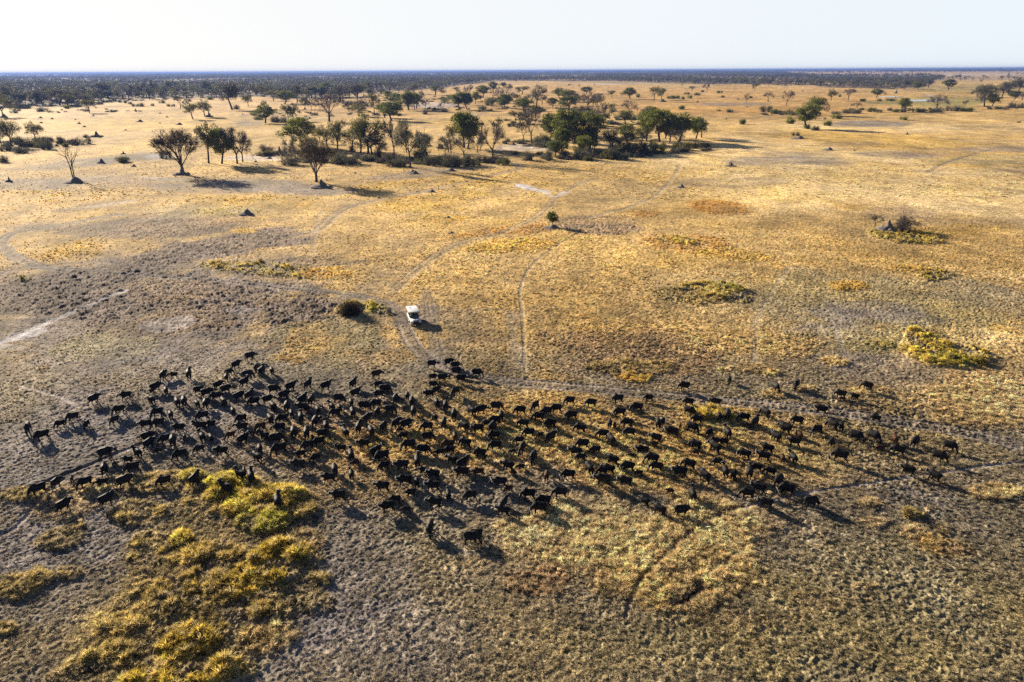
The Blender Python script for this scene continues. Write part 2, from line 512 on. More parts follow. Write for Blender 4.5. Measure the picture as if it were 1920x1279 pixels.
    ('sand', 815, 198, 45, 5, 0, .6), ('sand', 300, 335, 60, 4, 3, .4), ('bare', 160, 305, 110, 8, -5, .6), ('bare', 465, 232, 25, 4, 0, .7), ('marsh', 1760, 192, 120, 12, 0, .8), ('marsh', 1820, 165, 150, 9, 0, .5), ('bare', 1800, 147, 300, 4, 0, .5), ('sand', 1770, 140, 260, 1.6, 0, .6), ('sand', 1380, 137, 80, 1.2, 0, .6), ('sand', 1170, 157, 90, 1.2, 0, .7),
    ('marsh', 1300, 156, 200, 2, 0, .5), ('straw', 650, 185, 60, 4, 0, .6), ('pale', 660, 180, 40, 2, 0, .6), ('bare', 1390, 340, 130, 10, 0, .3),
]
# ruts and footpaths: points in pixels, half gauge of the two ruts (0: one path), half width, depth, colour, strength
PATHS = [
    ([(230, 402), (213, 402), (133, 417), (67, 430), (23, 438), (5, 453), (7, 463), (27, 480), (53, 493), (87, 503), (140, 508), (233, 512), (333, 521), (400, 525), (500, 537), (640, 550), (700, 562), (733, 574), (752, 592), (762, 620), (778, 648), (802, 670), (832, 686), (880, 703), (930, 712), (1000, 720), (1100, 728), (1250, 742), (1400, 755), (1540, 769), (1640, 784), (1720, 797), (1800, 810), (1930, 840)], .95, .25, .10, (.215, .185, .165), .95),
    ([(560, 440), (600, 428), (640, 395), (700, 376), (830, 352), (920, 330), (962, 320), (976, 314), (968, 306), (945, 300), (935, 285), (940, 270)], 1.2, .40, .10, (.25, .205, .16), .65),
    ([(740, 545), (790, 500), (850, 461), (885, 450), (940, 437), (1000, 410), (1028, 388), (1045, 368), (1085, 345), (1120, 335)], .9, .24, .08, (.30, .25, .17), .6),
    ([(1060, 360), (1040, 370), (1010, 357), (975, 350)], 0, .9, .05, (.45, .41, .38), .8),
    ([(985, 700), (982, 640), (978, 580), (975, 548), (984, 518), (1008, 487), (1050, 457), (1085, 436)], 0, .28, .10, (.24, .20, .14), .75),
    ([(1275, 308), (1265, 330), (1232, 364), (1190, 385), (1130, 402), (1100, 410)], 0, .6, .12, (.30, .25, .18), .7),
    ([(1930, 867), (1850, 874), (1740, 890), (1640, 903), (1520, 921), (1440, 940), (1380, 955)], 0, .24, .09, (.29, .265, .25), 1.),
    ([(1390, 950), (1330, 975), (1275, 1015), (1235, 1055), (1205, 1085), (1185, 1120), (1172, 1160)], 0, .22, .16, (.20, .165, .125), .95),
    ([(-20, 650), (40, 626), (95, 603), (155, 577), (212, 553), (235, 545)], 0, .75, .10, (.42, .40, .405), .75),
    ([(-20, 1012), (25, 990), (60, 955), (95, 918), (130, 890), (200, 856), (280, 824), (330, 800)], 0, .26, .18, (.26, .225, .20), .9),
    ([(-20, 928), (60, 911), (120, 888), (150, 876)], 0, .24, .25, (.13, .11, .10), .9),
    ([(800, 545), (806, 580), (812, 620), (822, 670), (830, 690)], .8, .17, .04, (.15, .12, .10), .6),
    ([(40, 725), (110, 745), (150, 765)], 0, .25, .06, (.33, .29, .27), .6),
    ([(960, 590), (965, 640), (975, 690)], 0, .8, .04, (.27, .23, .19), .4),
    ([(1480, 500), (1450, 545), (1420, 600), (1415, 680)], 0, .45, .07, (.27, .23, .18), .45),
    ([(1570, 620), (1580, 660), (1600, 680)], 0, .5, .05, (.27, .24, .22), .5),
    ([(600, 395), (590, 455), (585, 480)], 0, .5, .06, (.27, .22, .17), .5),
    ([(1740, 322), (1790, 300), (1880, 275)], 0, .8, .10, (.15, .12, .10), .7),
    ([(885, 210), (890, 220), (905, 212)], 0, 1.2, .10, (.2, .17, .15), .7),
    ([(1420, 1010), (1330, 1080), (1260, 1130)], 0, .22, .06, (.25, .22, .17), .35),
]


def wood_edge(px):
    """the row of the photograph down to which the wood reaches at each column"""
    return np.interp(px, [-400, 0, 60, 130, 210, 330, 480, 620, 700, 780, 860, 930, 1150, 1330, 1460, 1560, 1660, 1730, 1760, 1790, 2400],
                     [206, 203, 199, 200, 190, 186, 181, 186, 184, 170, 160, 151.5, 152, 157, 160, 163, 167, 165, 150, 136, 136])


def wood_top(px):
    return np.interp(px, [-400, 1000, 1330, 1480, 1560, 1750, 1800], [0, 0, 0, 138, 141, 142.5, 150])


PATH_G = []
for pts, gauge, hw, dep, colr, st in PATHS:
    G = np.array([ground_at(*p) for p in pts])
    # a smooth line through the points
    out = []
    for i in range(len(G) - 1):
        p0, p1, p2, p3 = G[max(0, i - 1)], G[i], G[i + 1], G[min(len(G) - 1, i + 2)]
        for t in np.linspace(0, 1, 7)[:-1]:
            out.append(0.5 * (2 * p1 + (p2 - p0) * t + (2 * p0 - 5 * p1 + 4 * p2 - p3) * t * t + (3 * p1 - p0 - 3 * p2 + p3) * t ** 3))
    out.append(G[-1])
    PATH_G.append((np.array(out), gauge, hw, dep, np.array(colr), st))


def path_dist(X, Y, line, reach):
    """distance to a line, 1e9 where farther than reach"""
    D = np.full(X.shape, 1e9)
    lo = line.min(0) - reach
    hi = line.max(0) + reach
    sel = np.nonzero((X > lo[0]) & (X < hi[0]) & (Y > lo[1]) & (Y < hi[1]))[0]
    if len(sel) == 0:
        return D
    x = X[sel]
    y = Y[sel]
    d = np.full(len(sel), 1e18)
    for a, b in zip(line[:-1], line[1:]):
        e = b - a
        L = e @ e + 1e-9
        near = np.nonzero((x > min(a[0], b[0]) - reach) & (x < max(a[0], b[0]) + reach) & (y > min(a[1], b[1]) - reach) & (y < max(a[1], b[1]) + reach))[0]
        if len(near) == 0:
            continue
        t = np.clip(((x[near] - a[0]) * e[0] + (y[near] - a[1]) * e[1]) / L, 0, 1)
        dd = (x[near] - a[0] - t * e[0]) ** 2 + (y[near] - a[1] - t * e[1]) ** 2
        d[near] = np.minimum(d[near], dd)
    D[sel] = np.sqrt(d)
    return D


def fields(X, Y, with_paths=True):
    """(n,8) class values, rut weight, path weight, water weight at ground points"""
    X = np.asarray(X, float)
    Y = np.asarray(Y, float)
    px, py = pixel_of(X, Y)
    dist = np.hypot(X, Y)
    n_near = fbm(X / 5.0, Y / 5.0, 3, 4) - 0.5
    n_mid = fbm(X / 22.0, Y / 22.0, 41, 4) - 0.5
    n_far = fbm(X / 120.0, Y / 120.0, 77, 4) - 0.5
    wn_ = sstep(250, 120, dist)
    wf_ = sstep(300, 800, dist)
    nz = n_near * wn_ * 1.3 + n_mid * (1 - wn_ * .5) * (1 - wf_) * 1.3 + n_far * wf_ * 1.3
    wx = (fbm(X / 9.0, Y / 9.0, 91, 3) - 0.5)
    A = np.empty((len(X), 8))
    A[:] = CLS['straw']
    sh = sstep(640, 760, py + nz * 60)
    A += (np.array(CLS['short']) - A) * sh[:, None]
    for c, cx, cy, rx, ry, ang, st in PATCH:
        m = 1.9
        sel = np.nonzero((np.abs(px - cx) < max(rx, ry) * m) & (np.abs(py - cy) < (ry + rx * abs(math.sin(R(ang)))) * m))[0]
        if len(sel) == 0:
            continue
        dx = px[sel] - cx
        dy = py[sel] - cy
        ca, sa = math.cos(R(ang)), math.sin(R(ang))
        t = np.sqrt(((dx * ca + dy * sa) / rx) ** 2 + ((-dx * sa + dy * ca) / ry) ** 2) + nz[sel] * 0.9 + wx[sel] * 0.35
        broad = rx > 200
        w = sstep(1.35, 0.45, t) * st if broad else sstep(1.12, 0.72, t) * st
        A[sel] += (np.array(CLS[c]) - A[sel]) * w[:, None]
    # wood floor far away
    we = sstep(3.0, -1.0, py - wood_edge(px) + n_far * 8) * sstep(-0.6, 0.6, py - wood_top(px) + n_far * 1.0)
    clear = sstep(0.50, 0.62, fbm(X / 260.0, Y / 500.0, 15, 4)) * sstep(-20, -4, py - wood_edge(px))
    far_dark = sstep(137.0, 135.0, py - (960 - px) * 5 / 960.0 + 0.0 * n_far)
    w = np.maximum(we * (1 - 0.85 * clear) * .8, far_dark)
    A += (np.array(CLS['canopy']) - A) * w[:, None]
    # patchy cover inside every class
    pk = fbm(X / 1.7, Y / 1.7, 131, 3)
    pm = fbm(X / 7.0, Y / 11.0, 151, 4)
    pl = fbm(X / 45.0, Y / 60.0, 171, 4)
    bright = 1 + (pm - 0.5) * 0.9 + (pl - 0.5) * 0.9 + (pk - 0.5) * 0.7 * wn_
    warm = (fbm(X / 14.0, Y / 20.0, 191, 3) - 0.5)
    A[:, 0] *= bright * (1 + warm * 0.10)
    A[:, 1] *= bright
    A[:, 2] *= bright * (1 - warm * 0.5)
    A[:, 3] *= np.clip(0.35 + (pm - 0.38) * 4.0, 0.25, 1.6)
    # rank grass stands in clumps with soil between
    cl = np.clip(lumps(X / 2.3, Y / 2.3, 261) * .8 + lumps(X / 5.5, Y / 5.5, 271) * .6, 0, 1.1)
    hi = sstep(.08, .22, A[:, 6]) * sstep(260, 150, dist)
    A[:, 3] *= 1 + hi * (1.15 * cl - .6)
    A[:, 4] *= 1 + hi * (.8 * cl - .45)
    A[:, 6] *= 1 + hi * (1.1 * cl - .6)
    soil = hi * sstep(.34, .10, cl) * .8
    A[:, :3] += (np.array((.20, .165, .12)) - A[:, :3]) * soil[:, None]
    rut = np.zeros(len(X))
    way = np.zeros(len(X))
    if with_paths:
        for line, gauge, hw, dep, colr, st in PATH_G:
            D = path_dist(X, Y, line, 4.5)
            if gauge:
                e = np.abs(np.abs(D - 0.0) - gauge)
            else:
                e = D
            grow = 1 + np.clip(dist - 90, 0, 400) / 300.0
            k = sstep(1.6, 0.6, e / (hw * np.sqrt(grow)) + n_near * (.4 if st > .9 else 1.3)) * st * np.clip(0.9 + n_mid * 1.2, 0.3, 1)
            A[:, :3] += (colr * np.clip(bright, .7, 1.3)[:, None] - A[:, :3]) * k[:, None]
            A[:, 3] *= 1 - np.clip(k * 1.3, 0, 1)
            A[:, 5] *= 1 - k * 0.7
            rut = np.maximum(rut, k * dep)
            wide = sstep(1.7, 0.9, D / (gauge + hw) + n_near * .8) * st if gauge else k
            if gauge:
                A[:, :3] += (np.array((.130, .110, .098)) - A[:, :3]) * (np.clip(wide - k, 0, 1) * .75)[:, None]
            A[:, 3] *= 1 - 0.75 * wide
            A[:, 4] *= 1 - 0.5 * wide
            way = np.maximum(way, k if st > .55 else 0)
    water = np.zeros(len(X))
    for cx, cy, rx, ry in ((1675, 181.5, 30, 1.3), (1740, 188, 44, 1.7), (1738, 179.3, 22, 1.0), (1770, 196.5, 14, 1.0), (1370, 163.5, 60, .6)):
        t = ((px - cx) / rx) ** 2 + ((py - cy) / ry) ** 2 + n_mid * 0.8
        water = np.maximum(water, (t < 1).astype(float))
    return A, rut, way, water, dist


def height(X, Y, A, rut, dist, fine=True):
    X = np.asarray(X, float)
    Y = np.asarray(Y, float)
    z = (fbm(X / 30.0, Y / 30.0, 211, 3) - 0.5) * 0.5
    z = z + A[:, 6] * (0.75 + 0.5 * fbm(X / 3.0, Y / 3.0, 223, 2)) - rut
    if fine:
        g = sstep(330, 160, dist)
        big = lumps(X / 1.15, Y / 1.15, 231)
        z = z + g * A[:, 5] * (big * (0.25 + 1.6 * np.clip(A[:, 4] - .14, 0, .4)) + (fbm(X / 0.32, Y / 0.32, 241, 3) - 0.5) * 3.6)
        z = z + g * A[:, 7] * 0.38 * np.clip(lumps(X / 2.1, Y / 2.1, 251) - 0.25, 0, 1) * 1.3
    return z


def z_at(X, Y):
    A, rut, way, water, dist = fields(np.atleast_1d(X), np.atleast_1d(Y))
    return height(np.atleast_1d(X), np.atleast_1d(Y), A, rut, dist, fine=False)


# ------------------------------------------------------------------ the ground sheet
rows = [6.0, 16.0, 24.0, 29.0]
d = 31.0
while d < 60000:
    rows.append(d)
    step = 0.62 * (d * d + CAM_H ** 2) / (CAM_H * FPX / 1.875)
    step *= .85 if d < 80 else 1.0
    step = min(step, 0.02 * d + 0.02 * max(0, d - 300)) if d > 300 else step
    d += max(0.10, step)
rows = np.array(rows)
NC = 1450
uu = np.linspace(-1, 1, NC)
half = 0.93 * np.sqrt(rows ** 2 + CAM_H ** 2)
GX = (uu[None, :] * half[:, None]).ravel()
GY = np.repeat(rows, NC)
# unequal spacing so that no lattice shows
cell = np.repeat(half * 2 / NC, NC)
GX = GX + (vnoise(GX * 37.1, GY * 29.3, 5) - 0.5) * cell * 0.6
GA, GRUT, GWAY, GWATER, GD = fields(GX, GY)
GZ = height(GX, GY, GA, GRUT, GD)
GZ = np.where(GWATER > .5, -0.25, GZ)
clod = GA[:, 7] * sstep(0.35, 0.6, lumps(GX / 2.1, GY / 2.1, 251))
GA[:, :3] += (np.array((.07, .05, .035)) - GA[:, :3]) * (clod * 0.8 * sstep(400, 200, GD))[:, None]
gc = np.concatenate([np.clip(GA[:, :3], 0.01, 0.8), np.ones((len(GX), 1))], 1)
nr = len(rows)
ii = (np.arange(nr - 1)[:, None] * NC + np.arange(NC - 1)[None, :]).ravel()
quads = np.stack([ii, ii + 1, ii + NC + 1, ii + NC], 1)


def ground_mat():
    m, nt, b = new_mat('plain_soil_and_grass')
    at = nt.nodes.new('ShaderNodeAttribute')
    at.attribute_name = 'cover'
    tc = nt.nodes.new('ShaderNodeTexCoord')
    n1 = nt.nodes.new('ShaderNodeTexNoise')
    n1.inputs['Scale'].default_value = 4.0
    n1.inputs['Detail'].default_value = 5
    n1.inputs['Roughness'].default_value = 0.65
    n2 = nt.nodes.new('ShaderNodeTexNoise')
    n2.inputs['Scale'].default_value = 0.55
    n2.inputs['Detail'].default_value = 6
    n2.inputs['Roughness'].default_value = 0.7
    for n in (n1, n2):
        nt.links.new(tc.outputs['Object'], n.inputs['Vector'])
    ad = nt.nodes.new('ShaderNodeMath')
    ad.operation = 'ADD'
    nt.links.new(n1.outputs['Fac'], ad.inputs[0])
    nt.links.new(n2.outputs['Fac'], ad.inputs[1])
    n3 = nt.nodes.new('ShaderNodeTexNoise')
    n3.inputs['Scale'].default_value = 0.09
    n3.inputs['Detail'].default_value = 9
    n3.inputs['Roughness'].default_value = 0.75
    nt.links.new(tc.outputs['Object'], n3.inputs['Vector'])
    m3 = nt.nodes.new('ShaderNodeMapRange')
    m3.inputs['From Min'].default_value = 0.3
    m3.inputs['From Max'].default_value = 0.7
    m3.inputs['To Min'].default_value = 0.5
    m3.inputs['To Max'].default_value = 1.5
    nt.links.new(n3.outputs['Fac'], m3.inputs['Value'])
    mr = nt.nodes.new('ShaderNodeMapRange')
    mr.inputs['From Min'].default_value = 0.72
    mr.inputs['From Max'].default_value = 1.28
    mr.inputs['To Min'].default_value = 0.25
    mr.inputs['To Max'].default_value = 1.75
    nt.links.new(ad.outputs[0], mr.inputs['Value'])
    mu = nt.nodes.new('ShaderNodeMix')
    mu.data_type = 'RGBA'
    mu.blend_type = 'MULTIPLY'
    mu.inputs['Factor'].default_value = 1.0
    nt.links.new(at.outputs['Color'], mu.inputs['A'])
    m4 = nt.nodes.new('ShaderNodeMath')
    m4.operation = 'MULTIPLY'
    nt.links.new(mr.outputs['Result'], m4.inputs[0])
    nt.links.new(m3.outputs['Result'], m4.inputs[1])
    nt.links.new(m4.outputs[0], mu.inputs['B'])
    nt.links.new(mu.outputs['Result'], b.inputs['Base Color'])
    b.inputs['Roughness'].default_value = 0.95
    b.inputs['Specular IOR Level'].default_value = 0.1
    bp = nt.nodes.new('ShaderNodeBump')
    bp.inputs['Strength'].default_value = 0.8
    bp.inputs['Distance'].default_value = 0.16
    nt.links.new(ad.outputs[0], bp.inputs['Height'])
    nt.links.new(bp.outputs['Normal'], b.inputs['Normal'])
    return m


def water_mat():
    m, nt, b = new_mat('pool_water')
    b.inputs['Base Color'].default_value = (0.05, 0.06, 0.07, 1)
    b.inputs['Roughness'].default_value = 0.06
    tc = nt.nodes.new('ShaderNodeTexCoord')
    nz = nt.nodes.new('ShaderNodeTexNoise')
    nz.inputs['Scale'].default_value = 0.6
    nt.links.new(tc.outputs['Object'], nz.inputs['Vector'])
    bp = nt.nodes.new('ShaderNodeBump')
    bp.inputs['Strength'].default_value = 0.08
    nt.links.new(nz.outputs['Fac'], bp.inputs['Height'])
    nt.links.new(bp.outputs['Normal'], b.inputs['Normal'])
    return m


M_GROUND = ground_mat()
M_WATER = water_mat()
f_way = GWAY[quads].mean(1)
f_wat = GWATER[quads].mean(1)
is_wat = f_wat > 0.5
is_way = (f_way > 0.42) & ~is_wat & (GD[quads[:, 0]] < 450)


def sheet(name, faces, mat, smooth=True):
    used, inv = np.unique(faces.ravel(), return_inverse=True)
    V = np.stack([GX[used], GY[used], GZ[used]], 1)
    me = mesh_np(name, V, inv.reshape(faces.shape), (mat,), smooth, {'cover': ('FLOAT_COLOR', gc[used])})
    o = link(name, me)
    tag(o, kind='structure')
    return o


sheet('ground', quads[~is_way & ~is_wat], M_GROUND)
sheet('dirt_track', quads[is_way], M_GROUND)
sheet('water', quads[is_wat], M_WATER)


# ------------------------------------------------------------------ the buffalo herd
M_HIDE = hide_mat('buffalo_hide', 0.62)
M_HORN = plain('buffalo_horn', (0.10, 0.09, 0.085), 0.6, 0, 0.4, 9)


def leg(mb, hip, knee, fet, hoof, r):
    mb.tube([hip, knee, fet, hoof], r, 8)
    h = Vector(hoof)
    mb.tube([h + Vector((0, 0, .04)), h + Vector((.03, 0, -.035))], [r[3] * 1.15, r[3] * 1.35], 8)


def buffalo_body(name, pose, stride, turn=0.0, calf=False):
    """x ahead, feet on z = 0. pose: graze / walk / look / lie"""
    mb = MB()
    e = lambda a, b: (b, a)
    low = 0.0
    if pose == 'lie':
        low = -0.62
    bw = 0.86 if calf else 1.0
    spine = [(-.98, 0, 1.10), (-.88, 0, 1.13), (-.62, 0, 1.10), (-.25, 0, 1.04), (.15, 0, 1.03), (.48, 0, 1.08), (.72, 0, 1.12), (.92, 0, 1.13)]
    rad = [(.15, .17), (.31, .26), (.41, .34), (.47, .40), (.48, .41), (.47, .38), (.40, .30), (.30, .2)]
    mb.tube([(x, y, z + low) for x, y, z in spine], [(a * bw, b * bw) for a, b in rad], 12)
    # withers and hip bones
    mb.tube([(-.72, 0, 1.36 + low), (-.35, 0, 1.36 + low), (.1, 0, 1.38 + low), (.5, 0, 1.47 + low), (.78, 0, 1.36 + low)], [.10, .12, .12, .13, .10], 8)
    ct, st = math.cos(turn), math.sin(turn)

    def nk(x, y, z):                                   # neck and head points turn about the shoulder
        dx = x - .75
        return (.75 + dx * ct - y * st, dx * st + y * ct, z + low)
    if pose == 'graze':
        mb.tube([nk(.72, 0, 1.12), nk(1.0, 0, .94), nk(1.2, 0, .66)], [(.34, .24), (.26, .19), (.19, .15)], 10)
        poll, muz = (1.2, 0, .64), (1.40, 0, .16)
    elif pose == 'look':
        mb.tube([nk(.72, 0, 1.16), nk(1.0, 0, 1.34), nk(1.2, 0, 1.52)], [(.34, .24), (.27, .2), (.19, .16)], 10)
        poll, muz = (1.2, 0, 1.54), (1.66, 0, 1.36)
    else:
        mb.tube([nk(.72, 0, 1.14), nk(1.02, 0, 1.16), nk(1.26, 0, 1.16)], [(.34, .24), (.26, .19), (.19, .15)], 10)
        poll, muz = (1.26, 0, 1.17), (1.66, 0, .86)
    P = Vector(nk(*poll))
    Z = Vector(nk(*muz))
    ax = (Z - P).normalized()
    side = Vector((-st, ct, 0))
    front = side.cross(ax)
    if front.dot(Vector((1, 0, 0.3))) < 0:
        front = -front
    mb.tube([P - ax * .05, P + ax * .14, P + ax * .34, Z - ax * .05, Z + ax * .02], [(.165, .15), (.17, .145), (.125, .11), (.115, .105), (.085, .085)], 10)
    for s in (-1, 1):                                  # drooping ears
        a = P + side * (s * .12) + front * -.03
        mb.tube([a, a + side * (s * .17) + ax * .09, a + side * (s * .27) + ax * .22], [(.045, .03), (.075, .03), (.02, .02)], 6)
    # legs
    if pose == 'lie':
        for s in (-1, 1):
            mb.tube([(.5, s * .22, .34), (.82, s * .30, .16), (.50, s * .34, .09)], [.17, .09, .07], 8)
            mb.tube([(-.62, s * .25, .36), (-.30, s * .42, .16), (-.72, s * .46, .08)], [.24, .12, .07], 8)
    else:
        for i, s in enumerate((-1, 1)):
            sw = stride * (1 if i else -1)
            lift = 0.0
            leg(mb, (.52, s * .21, .86), (.54 + sw * .45, s * .20, .46), (.50 + sw * .9, s * .19, .14), (.53 + sw * 1.05, s * .19, .045), [.175, .088, .06, .066])
            sw = -sw
            leg(mb, (-.66, s * .22, .96), (-.54 + sw * .35, s * .22, .66), (-.82 + sw * .8, s * .19, .40), (-.74 + sw * 1.1, s * .18, .045), [.25, .15, .07, .066])
            mb.tube([(-.82 + sw * .8, s * .19, .40), (-.76 + sw * 1.0, s * .18, .12)], [.07, .058], 8)
    # tail
    mb.tube([(-1.0, .02, 1.2 + low), (-1.09, .03, 1.0 + low), (-1.10, .05, .70 + low * .9), (-1.08, .06, .50 + low * .7)], [.05, .036, .032, .055], 6)
    me = remeshed(mb, name, 0.030, (M_HIDE,), 3, 0.22)
    return me, P, ax, side, front


def horn_mesh(P, ax, side, front, s, size):
    """one half of the pair: heavy boss, out, down and hooked up"""
    mb = MB()
    up = -ax

    def q(o, u, f):
        return P + side * (s * o * size) + up * (u * size) + front * (f * size)
    mb.tube([q(.005, .07, .11), q(.10, .10, .10), q(.22, .03, .06), q(.36, -.03, .03), q(.47, .02, .03), q(.52, .15, .05), q(.47, .27, .08)],
            [(.075 * size, .055 * size), (.085 * size, .06 * size), .062 * size, .05 * size, .04 * size, .026 * size, .008 * size], 8)
    return mb.mesh('horn', (M_HORN,), True)


POSES = {}
for key, pose, stride, turn in (('g', 'graze', .10, 0), ('g2', 'graze', .20, .35), ('g3', 'graze', .04, -.4), ('w', 'walk', .20, 0), ('w2', 'walk', .28, .25), ('w3', 'walk', .12, -.3),
                                ('h', 'look', .06, 0), ('h2', 'look', .14, .5), ('h3', 'look', .05, -.5), ('l', 'lie', 0, .2)):
    me, P, ax, side, front = buffalo_body('body_' + pose, pose, stride, turn)
    POSES[key] = (me, [horn_mesh(P, ax, side, front, s, 1.0) for s in (-1, 1)], [horn_mesh(P, ax, side, front, s, .68) for s in (-1, 1)])
for key, pose, stride, turn in (('cg', 'graze', .1, .2), ('cw', 'walk', .18, -.1), ('cl', 'lie', 0, 0)):
    me = buffalo_body('body_calf', pose, stride, turn, True)[0]
    POSES[key] = (me, [], [])

